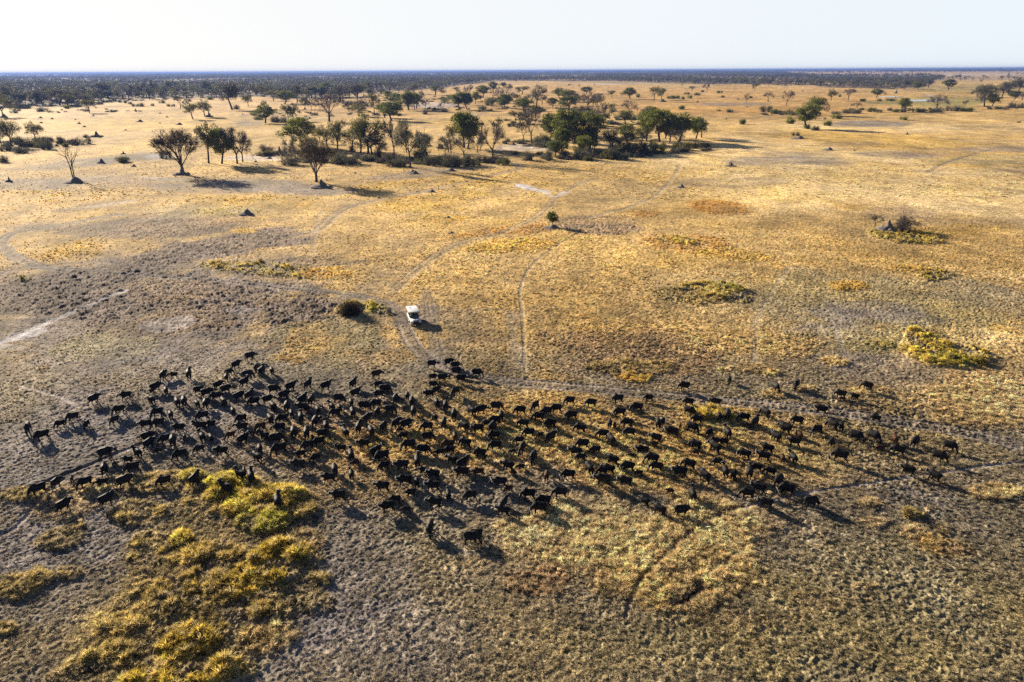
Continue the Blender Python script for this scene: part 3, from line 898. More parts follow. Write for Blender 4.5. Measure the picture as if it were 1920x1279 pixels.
# tile origin, then: x y of the feet in the tile (4.5675 times the photograph), heading (0 right, 90 away, 180 left, 270 towards the camera), pose, size
# pose g grazing, w walking, h head raised, l lying, c calf (cg cw cl); a trailing b = brown hide, m = middle sized
HERD = [
    (0, 640, """250 790 262 g;375 860 195 g 1.08;525 750 185 gm;635 700 180 g;750 750 235 gm;815 548 25 w;1090 515 168 w;1030 635 188 g;990 708 220 gm;1340 440 8 w;1308 458 10 cw;1430 462 90 gm;
1405 340 70 w;1495 327 160 wm;1625 328 90 h;1710 462 345 w;1305 548 110 g;1356 655 185 g;1470 668 92 gm;1528 568 100 g;1586 560 78 g;1778 485 5 w;1695 574 92 gm;1768 575 80 w;
1255 755 180 w;1366 742 182 g;1742 684 182 g;1545 782 160 w;1585 840 90 cw;1725 772 162 h;1812 742 170 gm;1740 864 100 h;1815 862 95 gm;1268 852 8 w;1283 922 30 w;1360 962 180 cg;1425 882 188 g;1490 897 80 w;
1190 1003 100 h;1552 1014 188 g 1.05;1715 957 180 gm;912 1012 350 w 1.1;1105 1053 150 wm;905 1140 68 w;980 1076 100 cw;1145 1132 180 g 1.1"""),
    (0, 820, """490 432 40 wm;620 384 90 cw;742 436 190 g;888 428 165 wm;1075 430 5 w 1.1;1418 430 180 g;1672 420 45 h;345 510 186 g 1.12;555 638 20 w;918 586 12 h"""),
    (380, 640, """410 168 0 w;290 243 40 w;460 258 262 gm;512 297 58 h;597 287 92 gm;228 298 8 gm;208 345 80 hm;390 328 0 g;137 417 20 w;360 394 30 h;203 452 0 w;122 514 180 g;315 514 20 w;
405 507 35 h;188 562 100 g;445 562 180 g 1.08;560 538 10 w;612 452 350 g;700 503 10 w;755 432 20 h;905 407 50 h;1055 423 20 h;855 543 40 h;936 543 62 g;610 603 100 g;727 598 72 g;
860 603 150 w;897 606 0 cw;990 623 90 gm;1110 603 110 h;1175 603 90 gm;1140 654 185 g;1290 404 60 h;1167 523 340 g;1308 483 25 h;1490 322 0 wb;1505 404 0 gm;1562 453 350 g 1.08;1512 494 180 w;1655 533 82 g;1490 573 190 g;
1382 593 340 g;1275 558 90 gm;1290 654 92 g;1605 624 345 g;1500 633 72 gm;1410 704 50 w;1660 744 50 w;1740 754 20 w;1550 774 62 g;1340 784 82 h;1447 814 92 g;1226 824 112 h;1755 503 90 gm;1795 563 75 g;
1808 643 80 g;1720 844 185 gm;1690 784 180 cg;1768 934 186 g 1.08;266 634 90 gm;337 704 190 g;342 778 170 w;242 838 185 gmb;350 883 42 h;497 788 200 gb;538 854 130 h;586 708 95 g;690 704 186 g;766 654 90 gm;
847 694 90 h;970 734 62 g 1.08;1063 774 92 h;1030 700 150 gm;664 784 180 w;786 828 90 g;896 833 80 w;637 883 342 g 1.1;956 854 120 cg;1032 834 350 g;1002 904 190 g;902 934 190 g;666 974 185 g 1.12;845 1003 185 wm;
972 1033 200 gm;828 1103 166 w 1.05;496 964 82 gm;477 1043 112 w;172 988 150 w;1136 1153 85 g;1278 1183 90 hm;1276 1023 96 h;1312 1068 190 cw;1192 953 170 hm;1386 923 170 w;1482 992 40 h 1.05;1542 1034 185 g 1.12;1556 1103 190 gm;
1712 1113 170 w 1.06;1092 1223 174 w;1736 1243 170 w;360 1135 92 cwb;337 1213 120 h;426 1238 96 h"""),
    (380, 820, """1546 474 166 w;215 498 130 h;752 515 180 cwb;652 612 92 h;1172 553 175 w 1.05;1652 573 182 gm;1588 648 190 w 1.05;1746 652 180 cw;1786 515 180 wm"""),
    (760, 640, """228 237 355 w;372 222 2 w;428 252 355 w;437 303 350 w;237 343 350 wm;318 358 355 w;238 408 345 gm;477 368 355 w;612 318 350 g;430 478 235 g;207 493 185 w;266 453 30 wm;272 573 95 g;347 593 82 g;
776 604 345 g;647 633 15 w;572 644 120 g;420 672 90 g;252 683 112 gm;332 744 80 g;190 774 190 g;986 638 180 g;1110 600 228 g;1212 644 186 g;1292 624 184 g;1140 694 180 g;1407 553 184 g;1590 573 180 g;
1422 684 186 g;1242 754 180 g 1.06;1012 753 174 g;772 724 180 g;822 682 92 g;1500 794 166 g;506 774 130 g;622 793 180 w;700 742 186 gm;747 783 62 g;762 854 186 g;190 858 350 g;426 854 100 gmb;520 914 150 g;
1056 834 180 g;1157 833 184 cg;1242 874 45 h;1690 843 180 g;152 973 342 g;372 932 180 gb;296 988 190 wm;382 968 186 gm;772 943 184 g;647 1003 160 g;975 893 186 gm;1000 966 250 g;928 958 180 cl;1093 1043 246 g;
1516 934 184 g 1.06;1628 972 184 gm;1460 1000 174 w;1502 1034 186 gm;407 1060 140 w;487 1098 40 h;106 1078 95 h;160 1143 174 wm;247 1184 166 w;487 1174 180 w 1.06;627 1163 184 wmb;882 1122 150 w 1.06;932 1154 120 cg;
994 1108 180 cw;1210 1198 92 gmb;1396 1198 174 g;1573 1144 112 g;1688 1153 184 gm;1742 1146 170 w;1690 1243 184 w 1.06"""),
    (760, 820, """243 472 168 w 1.05;100 428 90 gm;812 442 174 w 1.06;888 474 200 cgb;370 533 92 hm;557 552 196 g;1056 543 180 g 1.06;1325 533 182 g;1186 603 184 g 1.06;1148 668 184 g 1.06;842 684 166 w;845 604 62 hm;
255 616 160 w;212 832 266 g;602 888 186 w;566 914 345 g 1.05"""),
    (1140, 640, """85 538 190 g;347 523 186 gm;247 613 182 g 1.04;100 653 186 g;652 428 184 g;1036 358 92 gm;1432 434 292 g;1606 418 262 g;688 563 184 g;918 563 178 w;690 643 342 g;760 713 174 g;716 783 335 g;950 683 92 gm;
1021 673 90 g;1162 693 182 g;1190 744 184 cg;1252 734 72 h;1346 653 130 g;1616 723 190 g;1512 794 160 w;1432 863 150 w;1630 838 120 gmb;1590 904 178 w;1022 834 110 h;862 823 62 gm;542 824 178 w;615 748 92 cwb;
426 744 100 g;467 724 82 gm;162 743 186 g;184 824 184 g;14 744 92 gm;55 748 92 cw;24 894 120 g;408 876 172 w;398 908 180 cwb;296 946 180 l;202 994 180 cl;747 936 164 g;752 984 184 cgb;914 963 140 w 1.06;
910 893 182 gm;986 898 184 gm;1166 1014 160 g;1362 964 174 w;1330 1033 168 w;1580 1043 114 h;1490 1038 100 gmb;40 1064 160 w;376 1058 184 g 1.06;411 1124 186 g;170 1124 180 g;266 1158 184 cg;691 1104 174 g;
612 1174 174 w 1.06;826 1204 140 w;932 1074 190 gm;1000 1164 100 h;1074 1184 82 gm;1205 1174 100 h;1266 1124 184 gm;1386 1154 182 gm;1457 1234 76 g;146 1254 174 w"""),
    (1140, 820, """531 494 186 cwb;722 544 110 h;312 590 140 wm;442 674 150 w;622 684 10 w;1190 530 194 g;1290 484 160 w;1526 494 182 g 1.06;1346 613 174 w;1728 600 30 g"""),
    (1520, 640, """477 433 182 g 1.04;250 500 186 g;266 524 180 cg;372 513 174 wm;84 633 170 w;550 703 180 gm;182 763 140 g;256 773 92 gm;46 803 225 g;170 903 70 gm;376 858 354 g;526 863 340 g;712 883 110 hmb;886 908 62 g;
592 948 184 cg;740 983 182 g;1176 948 350 g;1082 1034 350 g 1.06;246 1034 180 g 1.1;826 1153 168 w;1052 1208 154 w"""),
]
HIDES = {'k': ((.006, .0058, .0062), (.007, .006, .006), (.014, .0125, .0115), (.012, .010, .0085), (.0085, .0080, .0085), (.011, .0095, .0092), (.0075, .0072, .008), (.013, .011, .010)), 'b': ((.045, .020, .010), (.035, .017, .010)), 'c': ((.022, .013, .009), (.030, .015, .009))}
rng = random.Random(4)
herd = []
for x0, y0, txt in HERD:
    for it in txt.replace('\n', '').split(';'):
        f = it.split()
        zx, zy, hd, po = float(f[0]), float(f[1]), float(f[2]), f[3]
        sc = float(f[4]) if len(f) > 4 else 1.0
        herd.append(dict(px=x0 + zx / 4.5675, py=y0 + zy / 4.5675 - 1.0, hd=hd, po=po, sc=sc))
for h in herd:
    h['X'], h['Y'] = ground_at(h['px'], h['py'])
HZ = z_at([h['X'] for h in herd], [h['Y'] for h in herd])


def facing(hd):
    hd = hd % 360
    for lo, hi, w in ((0, 33, 'facing right'), (33, 63, 'facing away right'), (63, 118, 'facing away'), (118, 153, 'facing away left'), (153, 210, 'facing left'), (210, 248, 'coming left'), (248, 280, 'facing the camera'), (280, 325, 'coming right')):
        if lo <= hd < hi:
            return w
    return 'facing right'


def herd_zone(x, y):
    """phrases for places in the herd that one can find in the photograph"""
    if y > 975 and 780 < x < 930:
        return "at the herd's lowest tip"
    if 340 < x < 590 and y > 880:
        return 'on the yellow-green tussocks'
    if 785 < x < 915 and y < 742:
        return 'on the track below the white vehicle'
    if x < 118:
        return "at the herd's far left end"
    if x > 1640:
        return "at the herd's far right end"
    if x > 1230 and y < 765:
        return 'by the track above the right half'
    cols = ((118, 240, "in herd's left flank"), (240, 330, "in herd's left shoulder"), (330, 420, "in herd's left part"), (420, 510, "in herd's left middle"), (510, 600, 'in herd left of vehicle'), (600, 690, 'in herd just left of vehicle'), (690, 760, 'in herd under vehicle'), (760, 840, "in herd's middle"), (840, 930, 'in herd just right of vehicle'),
            (930, 1030, 'in herd right of middle'), (1030, 1140, "in herd's right middle"), (1140, 1250, "in herd's right part"), (1250, 1360, "in herd's right shoulder"), (1360, 1480, "in herd's right flank"), (1480, 1641, "in herd's right outskirts"))
    col = [c for a, b, c in cols if a <= x < b][0]
    edge_t = np.interp(x, [118, 300, 460, 520, 600, 700, 800, 900, 1000, 1200, 1400, 1641], [745, 705, 670, 700, 715, 705, 690, 735, 745, 750, 770, 775])
    edge_b = np.interp(x, [118, 300, 420, 560, 700, 800, 900, 1000, 1200, 1300, 1400, 1641], [950, 910, 860, 880, 950, 960, 960, 970, 970, 960, 950, 930])
    t = (y - edge_t) / (edge_b - edge_t)
    row = 'upper edge' if t < .2 else 'upper band' if t < .42 else 'middle band' if t < .62 else 'lower band' if t < .82 else 'lower edge'
    return "%s, %s" % (col, row)


ORD = ['leftmost', 'second from left', 'third from left', 'fourth from left', 'fifth from left', 'sixth from left', 'seventh from left', 'eighth from left', 'ninth from left', 'tenth from left', 'eleventh from left', 'twelfth from left', 'thirteenth from left', 'fourteenth from left', 'fifteenth from left']


def single_out(items):
    """items: dicts with look, zone, px; gives each a label that no other carries"""
    by = {}
    for it in items:
        by.setdefault((it['look'], it['zone']), []).append(it)
    for (look, zone), v in by.items():
        v.sort(key=lambda i: i['px'])
        for k, it in enumerate(v):
            if len(v) == 1:
                it['label'] = '%s %s' % (look, zone)
            elif len(v) == 2:
                it['label'] = '%s %s, %s one' % (look, zone, ('left', 'right')[k])
            else:
                it['label'] = '%s %s, %s' % (look, zone, 'rightmost' if k == len(v) - 1 else ORD[k])


for h in herd:
    p = h['po'].rstrip('bm') if not h['po'].startswith('c') else h['po'].rstrip('b')
    brown = h['po'].endswith('b')
    calf = p.startswith('c')
    mid = 'm' in h['po'] and not calf
    act = {'g': 'grazing', 'w': 'walking', 'h': 'head-up', 'l': 'lying', 'cg': 'grazing', 'cw': 'walking', 'cl': 'lying'}[p]
    h['calf'], h['mid'], h['brown'], h['p'] = calf, mid, brown, p
    h['look'] = '%s%s %s %s' % ('small ' if mid else '', act, ('brown' if brown else 'dark' if calf else 'black') + (' calf' if calf else ' buffalo'), facing(h['hd']))
    h['zone'] = herd_zone(h['px'], h['py'])
single_out(herd)

protos = {}
for h, z in zip(herd, HZ):
    p = h['p']
    if not h['calf'] and p != 'l':
        p = p + rng.choice(('', '2', '3'))
    young = h['mid'] or h['brown']
    body, horns, small = POSES[p]
    hs = [] if h['calf'] else (small if young else horns)
    key = (p, young)
    if key not in protos:
        root = empty('buffalo_calf' if h['calf'] else 'buffalo')
        b = link('body', body, root)
        kids = [b] + [link('horn', hm, root) for hm in hs]
        protos[key] = (root, kids)
    else:
        src, skids = protos[key]
        root = src.copy()
        COL.objects.link(root)
        kids = []
        for ch in skids:
            c = ch.copy()
            COL.objects.link(c)
            c.parent = root
            kids.append(c)
    hue = rng.choice(HIDES['b' if h['brown'] else 'c' if h['calf'] else 'k'])
    for c in kids:
        c.color = (*hue, 1)
    az = math.degrees(math.atan2(h['X'], h['Y']))
    root.location = (h['X'], h['Y'], z - 0.02)
    root.rotation_euler = (0, 0, R(h['hd'] - az + rng.uniform(-9, 9)))
    s = h['sc'] * (0.58 if h['calf'] else 0.80 if h['mid'] else 1.0) * rng.uniform(.95, 1.05)
    root.scale = (s * .73, s * .84, s * .96)
    tag(root, h['label'], 'calf' if h['calf'] else 'buffalo', 'buffalo herd grazing on the plain')
    h['root'] = root
for h in herd:
    if len(h['label'].split()) > 16:
        print('LONG', h['label'])
print('herd', len(herd), 'labels', len({h['label'] for h in herd}), 'max words', max(len(h['label'].split()) for h in herd))


# ------------------------------------------------------------------ safari vehicle with its passengers
M_WHITE = plain('vehicle_white_paint', (0.60, 0.60, 0.59), 0.35, 0, 0.06, 2)
M_CANVAS = plain('white_canvas', (0.58, 0.58, 0.60), 0.7, 0, 0.06, 2)
M_BLACK = plain('black_rubber', (0.02, 0.02, 0.02), 0.8, 0, 0.3, 8)
M_DARK = plain('dark_metal', (0.035, 0.035, 0.04), 0.5, 0.3, 0.2, 5)
M_SEAT = plain('dark_green_seat_cloth', (0.035, 0.04, 0.03), 0.85, 0, 0.3, 6)
M_RIM = plain('pale_steel_rim', (0.45, 0.45, 0.45), 0.4, 0.6, 0.1, 5)
M_GLASS = plain('windscreen_glass', (0.04, 0.06, 0.07), 0.05, 0, 0.05, 1)
M_LENS = plain('lamp_lens', (0.6, 0.6, 0.58), 0.1, 0, 0.1, 5)


def beveled(mb, name, mats, w=0.03, seg=2):
    me = mb.mesh(name, mats)
    bm = bmesh.new()
    bm.from_mesh(me)
    bmesh.ops.remove_doubles(bm, verts=bm.verts, dist=1e-4)
    bmesh.ops.bevel(bm, geom=[e for e in bm.edges if len(e.link_faces) == 2 and e.calc_face_angle(0) > 0.5], offset=w, segments=seg, affect='EDGES', profile=0.5)
    bm.to_mesh(me)
    bm.free()
    return me


def prism(mb, prof, y0, y1, mi=0):
    n = len(prof)
    V = [(x, y0, z) for x, z in prof] + [(x, y1, z) for x, z in prof]
    F = [(k, (k + 1) % n, n + (k + 1) % n, n + k) for k in range(n)]
    n0 = mb.n
    mb.add(V, F, mi)
    cx = sum(p[0] for p in prof) / n
    cz = sum(p[1] for p in prof) / n
    for base, y, rev in ((0, y0, False), (n, y1, True)):
        c = mb.n
        T = [((n0 + base + (k + 1) % n) - c, (n0 + base + k) - c, 0) for k in range(n)]
        if rev:
            T = [(b, a, z) for a, b, z in T]
        mb.add([(cx, y, cz)], T, mi)


veh_xy = ground_at(776.5, 603.5)
veh_z = float(z_at([veh_xy[0]], [veh_xy[1]])[0])
VEH_RZ = R(287)
veh = empty('safari_vehicle', (veh_xy[0], veh_xy[1], veh_z), VEH_RZ)
tag(veh, 'white open-sided safari vehicle with a canopy parked beside the dirt track', 'safari vehicle')
m = MB()
m.box((-2.45, -.88, .55), (.95, .88, .95))              # lower tub
m.box((-2.45, -.88, .951), (.75, -.80, 1.18))           # side walls
m.box((-2.45, .80, .951), (.75, .88, 1.18))
m.box((-2.45, -.795, .951), (-2.37, .795, 1.18))
prism(m, [(.951, .55), (2.45, .55), (2.5, .80), (2.45, 1.06), (1.3, 1.18), (.951, 1.18)], -.74, .74)
link('body', beveled(m, 'body', (M_WHITE,), .035), veh)
m = MB()
for s in (-1, 1):                                        # flared front wings
    prism(m, [(1.02, .80), (1.15, 1.03), (2.05, 1.0), (2.38, .94), (2.46, .72), (2.28, .72), (2.12, .88), (1.42, .9), (1.28, .72)], s * .745 if s > 0 else -.93, .93 if s > 0 else -.745)
link('wing', beveled(m, 'wing', (M_WHITE,), .02), veh)
m = MB()
m.box((1.35, -.60, 1.165), (2.35, .60, 1.20), taper=(.96, .95))
bon = link('bonnet', beveled(m, 'bonnet', (M_WHITE,), .02), veh)
m = MB()
m.box((1.45, -.38, 1.203), (1.62, .38, 1.235))           # dark scuttle vent
link('vent', m.mesh('vent', (M_DARK,)), bon)
m = MB()
m.box((2.50, -.62, .62), (2.535, .62, .98))
link('grille', m.mesh('grille', (M_DARK,)), veh)
m = MB()
m.box((2.56, -.92, .48), (2.70, .92, .66))
m.tube([(2.62, -.45, .66), (2.62, -.45, 1.12), (2.62, .45, 1.12), (2.62, .45, .66)], [.035] * 4, 8)
link('bull_bar', m.mesh('bull_bar', (M_DARK,)), veh)
m = MB()
m.tube([(2.50, 0, 0), (2.56, 0, 0)], [.115, .12], 14)
lampm = m.mesh('headlight', (M_LENS,), True)
for s in (-1, 1):
    link('headlight', lampm, veh).location = (0, s * .52, .86)
m = MB()
m.box((1.02, -.74, 1.18), (1.06, .74, 1.22))
m.box((.84, -.74, 1.60), (.88, .74, 1.64))
for s in (-.72, .72):
    m.tube([(1.04, s, 1.2), (.86, s, 1.62)], [.025, .025], 6)
ws = link('windscreen_frame', m.mesh('windscreen_frame', (M_DARK,)), veh)
m = MB()
m.add([(1.045, -.70, 1.215), (1.045, .70, 1.215), (.865, .70, 1.61), (.865, -.70, 1.61), (1.035, -.70, 1.215), (1.035, .70, 1.215), (.855, .70, 1.61), (.855, -.70, 1.61)],
      [(0, 1, 2, 3), (7, 6, 5, 4), (0, 4, 5, 1), (1, 5, 6, 2), (2, 6, 7, 3), (3, 7, 4, 0)])
link('windscreen', m.mesh('windscreen', (M_GLASS,)), ws)
m = MB()
m.box((-2.62, -.93, 2.16), (.78, .93, 2.23))
m.box((-2.63, -.94, 2.08), (.79, -.90, 2.158))
m.box((-2.63, .90, 2.08), (.79, .94, 2.158))
m.box((.75, -.895, 2.08), (.79, .895, 2.158))
m.box((-2.63, -.895, 2.08), (-2.59, .895, 2.158))
link('canopy_roof', beveled(m, 'canopy_roof', (M_CANVAS,), .015), veh)
m = MB()
m.tube([(0, 0, 1.18), (0, 0, 2.16)], [.028, .028], 8)
postm = m.mesh('roof_post', (M_DARK,))
for x in (-2.40, -1.35, -.3, .70):
    for s in (-1, 1):
        link('roof_post', postm, veh).location = (x, s * .84, 0)
m = MB()
for s in (-1, 1):
    for z in (1.38, 1.55):
        m.tube([(-2.4, s * .84, z), (-.3, s * .84, z)], [.02, .02], 6)
link('side_rail', m.mesh('side_rail', (M_DARK,)), veh)
m = MB()
m.box((-.25, -.36, 0), (.25, .36, .16))
m.box((-.34, -.36, .10), (-.24, .36, .68), taper=(.8, .95))
seatm = beveled(m, 'seat', (M_SEAT,), .03)
SEATS = [(.35, .95, .4), (.35, .95, -.4), (-.65, 1.12, .4), (-.65, 1.12, -.4), (-1.6, 1.27, .4), (-1.6, 1.27, -.4)]
for x, z, y in SEATS:
    link('seat', seatm, veh).location = (x, y, z + .002)
m = MB()
m.box((-1.0, -.79, .952), (-.1, .79, 1.118))
m.box((-2.1, -.79, .952), (-1.15, .79, 1.268))
link('seat_platform', m.mesh('seat_platform', (M_DARK,)), veh)
m = MB()
m.tube([(0, -.13, 0), (0, -.12, 0), (0, .12, 0), (0, .13, 0)], [.34, .385, .385, .34], 22)
tym = m.mesh('tyre', (M_BLACK,), True)
m = MB()
m.tube([(0, -.135, 0), (0, -.125, 0), (0, .125, 0), (0, .135, 0)], [.2, .225, .225, .2], 18)
rimm = m.mesh('rim', (M_RIM,), True)
for x, s in ((1.75, -1), (1.75, 1), (-1.55, -1), (-1.55, 1)):
    w = link('wheel', tym, veh)
    w.location = (x, s * .78, .385)
    link('rim', rimm, w)
m = MB()
m.tube([(.0, -.11, 0), (0, -.10, 0), (0, .10, 0), (0, .11, 0)], [.32, .37, .37, .32], 22)
sp = link('spare_wheel', m.mesh('spare_wheel', (M_BLACK,), True), veh)
sp.location = (-2.58, .3, 1.0)
sp.rotation_euler = (0, 0, R(90))
m = MB()
m.box((-.03, -.10, -.08), (.03, .10, .08))
mirm = m.mesh('mirror', (M_DARK,))
for s in (-1, 1):
    link('mirror', mirm, veh).location = (.98, s * .93, 1.42)
m = MB()
pts = [(0, .17 * math.cos(a), .17 * math.sin(a)) for a in np.linspace(0, 2 * math.pi, 17)]
m.tube(pts, [.018] * 17, 6)
stw = link('steering_wheel', m.mesh('steering_wheel', (M_BLACK,), True), veh)
stw.location = (.78, -.4, 1.26)
stw.rotation_euler = (0, R(-35), 0)
m = MB()
m.box((-2.62, -.7, .5), (-2.46, .7, .62))
link('bumper', m.mesh('bumper', (M_DARK,)), veh)
m = MB()
for s in (-1, 1):
    m.box((-.95, s * .90 - .09, .42), (1.0, s * .90 + .09, .47))
link('side_step', m.mesh('side_step', (M_DARK,)), veh)

# seated people: one continuous body each, hair as its child
M_SKIN = plain('skin', (0.42, 0.26, 0.18), 0.6, 0, 0.1, 8)
M_SKIN2 = plain('dark_skin', (0.12, 0.07, 0.045), 0.55, 0, 0.1, 8)
M_HAIR = plain('dark_hair', (0.03, 0.02, 0.015), 0.7, 0, 0.2, 12)
SHIRTS = {'khaki': plain('khaki_shirt', (0.25, 0.20, 0.11), 0.85), 'white': plain('white_shirt', (0.65, 0.65, 0.62), 0.85), 'olive': plain('olive_shirt', (0.09, 0.10, 0.05), 0.85), 'blue': plain('blue_shirt', (0.08, 0.12, 0.22), 0.85)}
M_TROUSER = plain('khaki_trousers', (0.16, 0.13, 0.08), 0.85)


def seated_person(arm):
    mb = MB()
    mb.tube([(-.05, 0, .0), (-.06, 0, .12), (-.08, 0, .32), (-.07, 0, .46), (-.05, 0, .53)], [(.12, .16), (.13, .165), (.125, .165), (.12, .18), (.07, .10)], 12)
    mb.tube([(-.05, 0, .52), (-.03, 0, .60)], [.062, .056], 8)
    mb.tube([(-.02, 0, .60), (0, 0, .66), (.005, 0, .74), (-.01, 0, .82), (-.02, 0, .85)], [(.06, .055), (.088, .068), (.102, .078), (.088, .072), (.04, .04)], 12)
    mb.tube([(.08, 0, .735), (.115, 0, .70), (.09, 0, .69)], [.012, .02, .012], 6)     # nose
    for s in (-1, 1):
        mb.tube([(.0, s * .075, .75), (-.015, s * .092, .72), (.0, s * .075, .69)], [.012, .02, .01], 6)    # ears
        mb.tube([(-.02, s * .10, .03), (.25, s * .12, .06), (.44, s * .12, .06), (.47, s * .12, -.18), (.45, s * .12, -.38), (.58, s * .12, -.41)], [.10, .085, .07, .062, .045, .045], 8)
        hx, hy, hz = arm
        mb.tube([(-.06, s * .17, .47), (-.03, s * .25, .28), (.0, s * .26, .20), (hx - .08, s * hy, hz)], [.065, .055, .05, .035], 8)
        P = Vector((hx, s * hy, hz))
        mb.tube([P - Vector((.09, 0, 0)), P - Vector((.02, 0, .0))], [(.022, .042), (.02, .044)], 8)          # palm
        for k, ln in enumerate((.055, .065, .06, .045)):
            b = P + Vector((-.01, s * (.028 - .019 * k), 0))
            mb.tube([b, b + Vector((ln * .6, 0, -.01)), b + Vector((ln * .75, 0, -.045))], [.0095, .009, .008], 6)
        mb.tube([P + Vector((-.06, -s * .035, 0)), P + Vector((-.03, -s * .065, .005)), P + Vector((.0, -s * .07, -.01))], [.012, .011, .009], 6)
    me = remeshed(mb, 'person', 0.012, (), 2, 0.35)
    return me


arms = [seated_person((.42, .17, .30)), seated_person((.36, .13, .13))]
mb = MB()
mb.tube([(-.045, 0, .66), (-.05, 0, .75), (-.025, 0, .835), (.0, 0, .868)], [(.085, .08), (.085, .088), (.085, .082), (.03, .03)], 12)
hairm = remeshed(mb, 'hair', .014, (M_HAIR,), 2, .5)
mb = MB()
mb.tube([(-.01, 0, .79), (-.01, 0, .80), (-.012, 0, .803), (-.015, 0, .87), (-.015, 0, .885)], [.19, .19, .10, .09, .05], 16)
hatm = remeshed(mb, 'sun_hat', .014, (plain('straw_hat', (.5, .42, .28), .9),), 1, .5)


def person(seat, base, shirt, skin, hat, label, lift=.16):
    me = base.copy()
    me.name = 'person'
    me.materials.append(SHIRTS[shirt])
    me.materials.append(skin)
    me.materials.append(M_TROUSER)
    for p in me.polygons:
        c = p.center
        p.material_index = 1 if (c.z > .535 or (c.x > .17 and c.z > .12 and abs(c.y) < .30)) else 2 if (c.z < .13 and c.x > -.02) or c.z < .05 else 0
    o = link('person', me)
    x, z, y = seat
    M = Matrix.Translation((veh_xy[0], veh_xy[1], veh_z)) @ Matrix.Rotation(VEH_RZ, 4, 'Z') @ Matrix.Translation((x - .04, y, z + lift + .10))
    o.matrix_world = M
    tag(o, label, 'person', 'people seated in the safari vehicle')
    link('sun_hat' if hat else 'hair', hatm if hat else hairm, o)


person(SEATS[1], arms[0], 'khaki', M_SKIN2, False, "driver in khaki at the safari vehicle's steering wheel")
person(SEATS[0], arms[1], 'olive', M_SKIN, True, "front passenger beside the driver of the safari vehicle")
person(SEATS[3], arms[1], 'blue', M_SKIN, False, "dark-shirted passenger behind the driver in the safari vehicle")
person(SEATS[2], arms[1], 'white', M_SKIN, False, "pale-shirted passenger in the safari vehicle's middle row")
person(SEATS[5], arms[1], 'khaki', M_SKIN, True, "passenger alone in the safari vehicle's back row")


# ------------------------------------------------------------------ trees and shrubs
M_BARK = plain('grey_brown_bark', (0.045, 0.036, 0.030), 0.9, 0, 0.4, 3, 0.2)
M_BARK_PALE = plain('pale_dead_wood', (0.22, 0.19, 0.165), 0.85, 0, 0.3, 3, 0.2)
M_TWIG = leaf_mat('bare_twigs', (0.040, 0.033, 0.030), (0.095, 0.078, 0.066), 0.1)
M_GREEN = leaf_mat('deep_green_leaves', (0.034, 0.050, 0.007), (0.165, 0.178, 0.022), 0.48)
M_OLIVE = leaf_mat('olive_leaves', (0.042, 0.046, 0.013), (0.150, 0.142, 0.036), 0.40)
M_BROWN = leaf_mat('dry_brown_leaves', (0.035, 0.028, 0.014), (0.100, 0.074, 0.034), 0.25)
M_GREY = leaf_mat('grey_green_leaves', (0.044, 0.046, 0.030), (0.135, 0.130, 0.084), 0.32)


class Leaves:
    """many small leaf clumps as separate faces with their own shade"""

    def __init__(self, seed):
        self.rs = np.random.RandomState(seed)
        self.V = []
        self.S = []

    def blob(self, c, rad, n, size, flat=0.7, shade=None):
        rs = self.rs
        d = rs.normal(size=(n, 3))
        d /= np.linalg.norm(d, axis=1)[:, None]
        r = rs.uniform(0.35, 1.0, n) ** 0.6
        P = np.array(c) + d * r[:, None] * np.array([rad, rad, rad * flat])
        a = rs.normal(size=(n, 3))
        a /= np.linalg.norm(a, axis=1)[:, None]
        b = np.cross(a, rs.normal(size=(n, 3)))
        b /= np.linalg.norm(b, axis=1)[:, None] + 1e-9
        s = size * rs.uniform(0.6, 1.35, n)[:, None]
        q = np.stack([P - a * s, P - b * s * .55, P + a * s, P + b * s * .55], 1)
        self.V.append(q.reshape(-1, 3))
        base = rs.uniform(0.25, 0.75) if shade is None else shade
        self.S.append(np.repeat(np.clip(base + rs.uniform(-.25, .25, n), 0, 1), 4))

    def twigs(self, P, D, length, width, shade=0.5):
        """ribbons from points P along directions D"""
        rs = self.rs
        P = np.asarray(P, float)
        D = np.asarray(D, float)
        n = len(P)
        L = length * rs.uniform(.6, 1.3, n)[:, None]
        s = np.cross(D, rs.normal(size=(n, 3)))
        s /= np.linalg.norm(s, axis=1)[:, None] + 1e-9
        w = width * rs.uniform(.6, 1.3, n)[:, None]
        E = P + D * L
        q = np.stack([P - s * w, P + s * w, E + s * w * .35, E - s * w * .35], 1)
        self.V.append(q.reshape(-1, 3))
        self.S.append(np.repeat(np.clip(shade + rs.uniform(-.3, .3, n), 0, 1), 4))

    def mesh(self, name, mat):
        V = np.concatenate(self.V)
        F = np.arange(len(V)).reshape(-1, 4)
        return mesh_np(name, V, F, (mat,), False, {'shade': ('FLOAT', np.concatenate(self.S))})


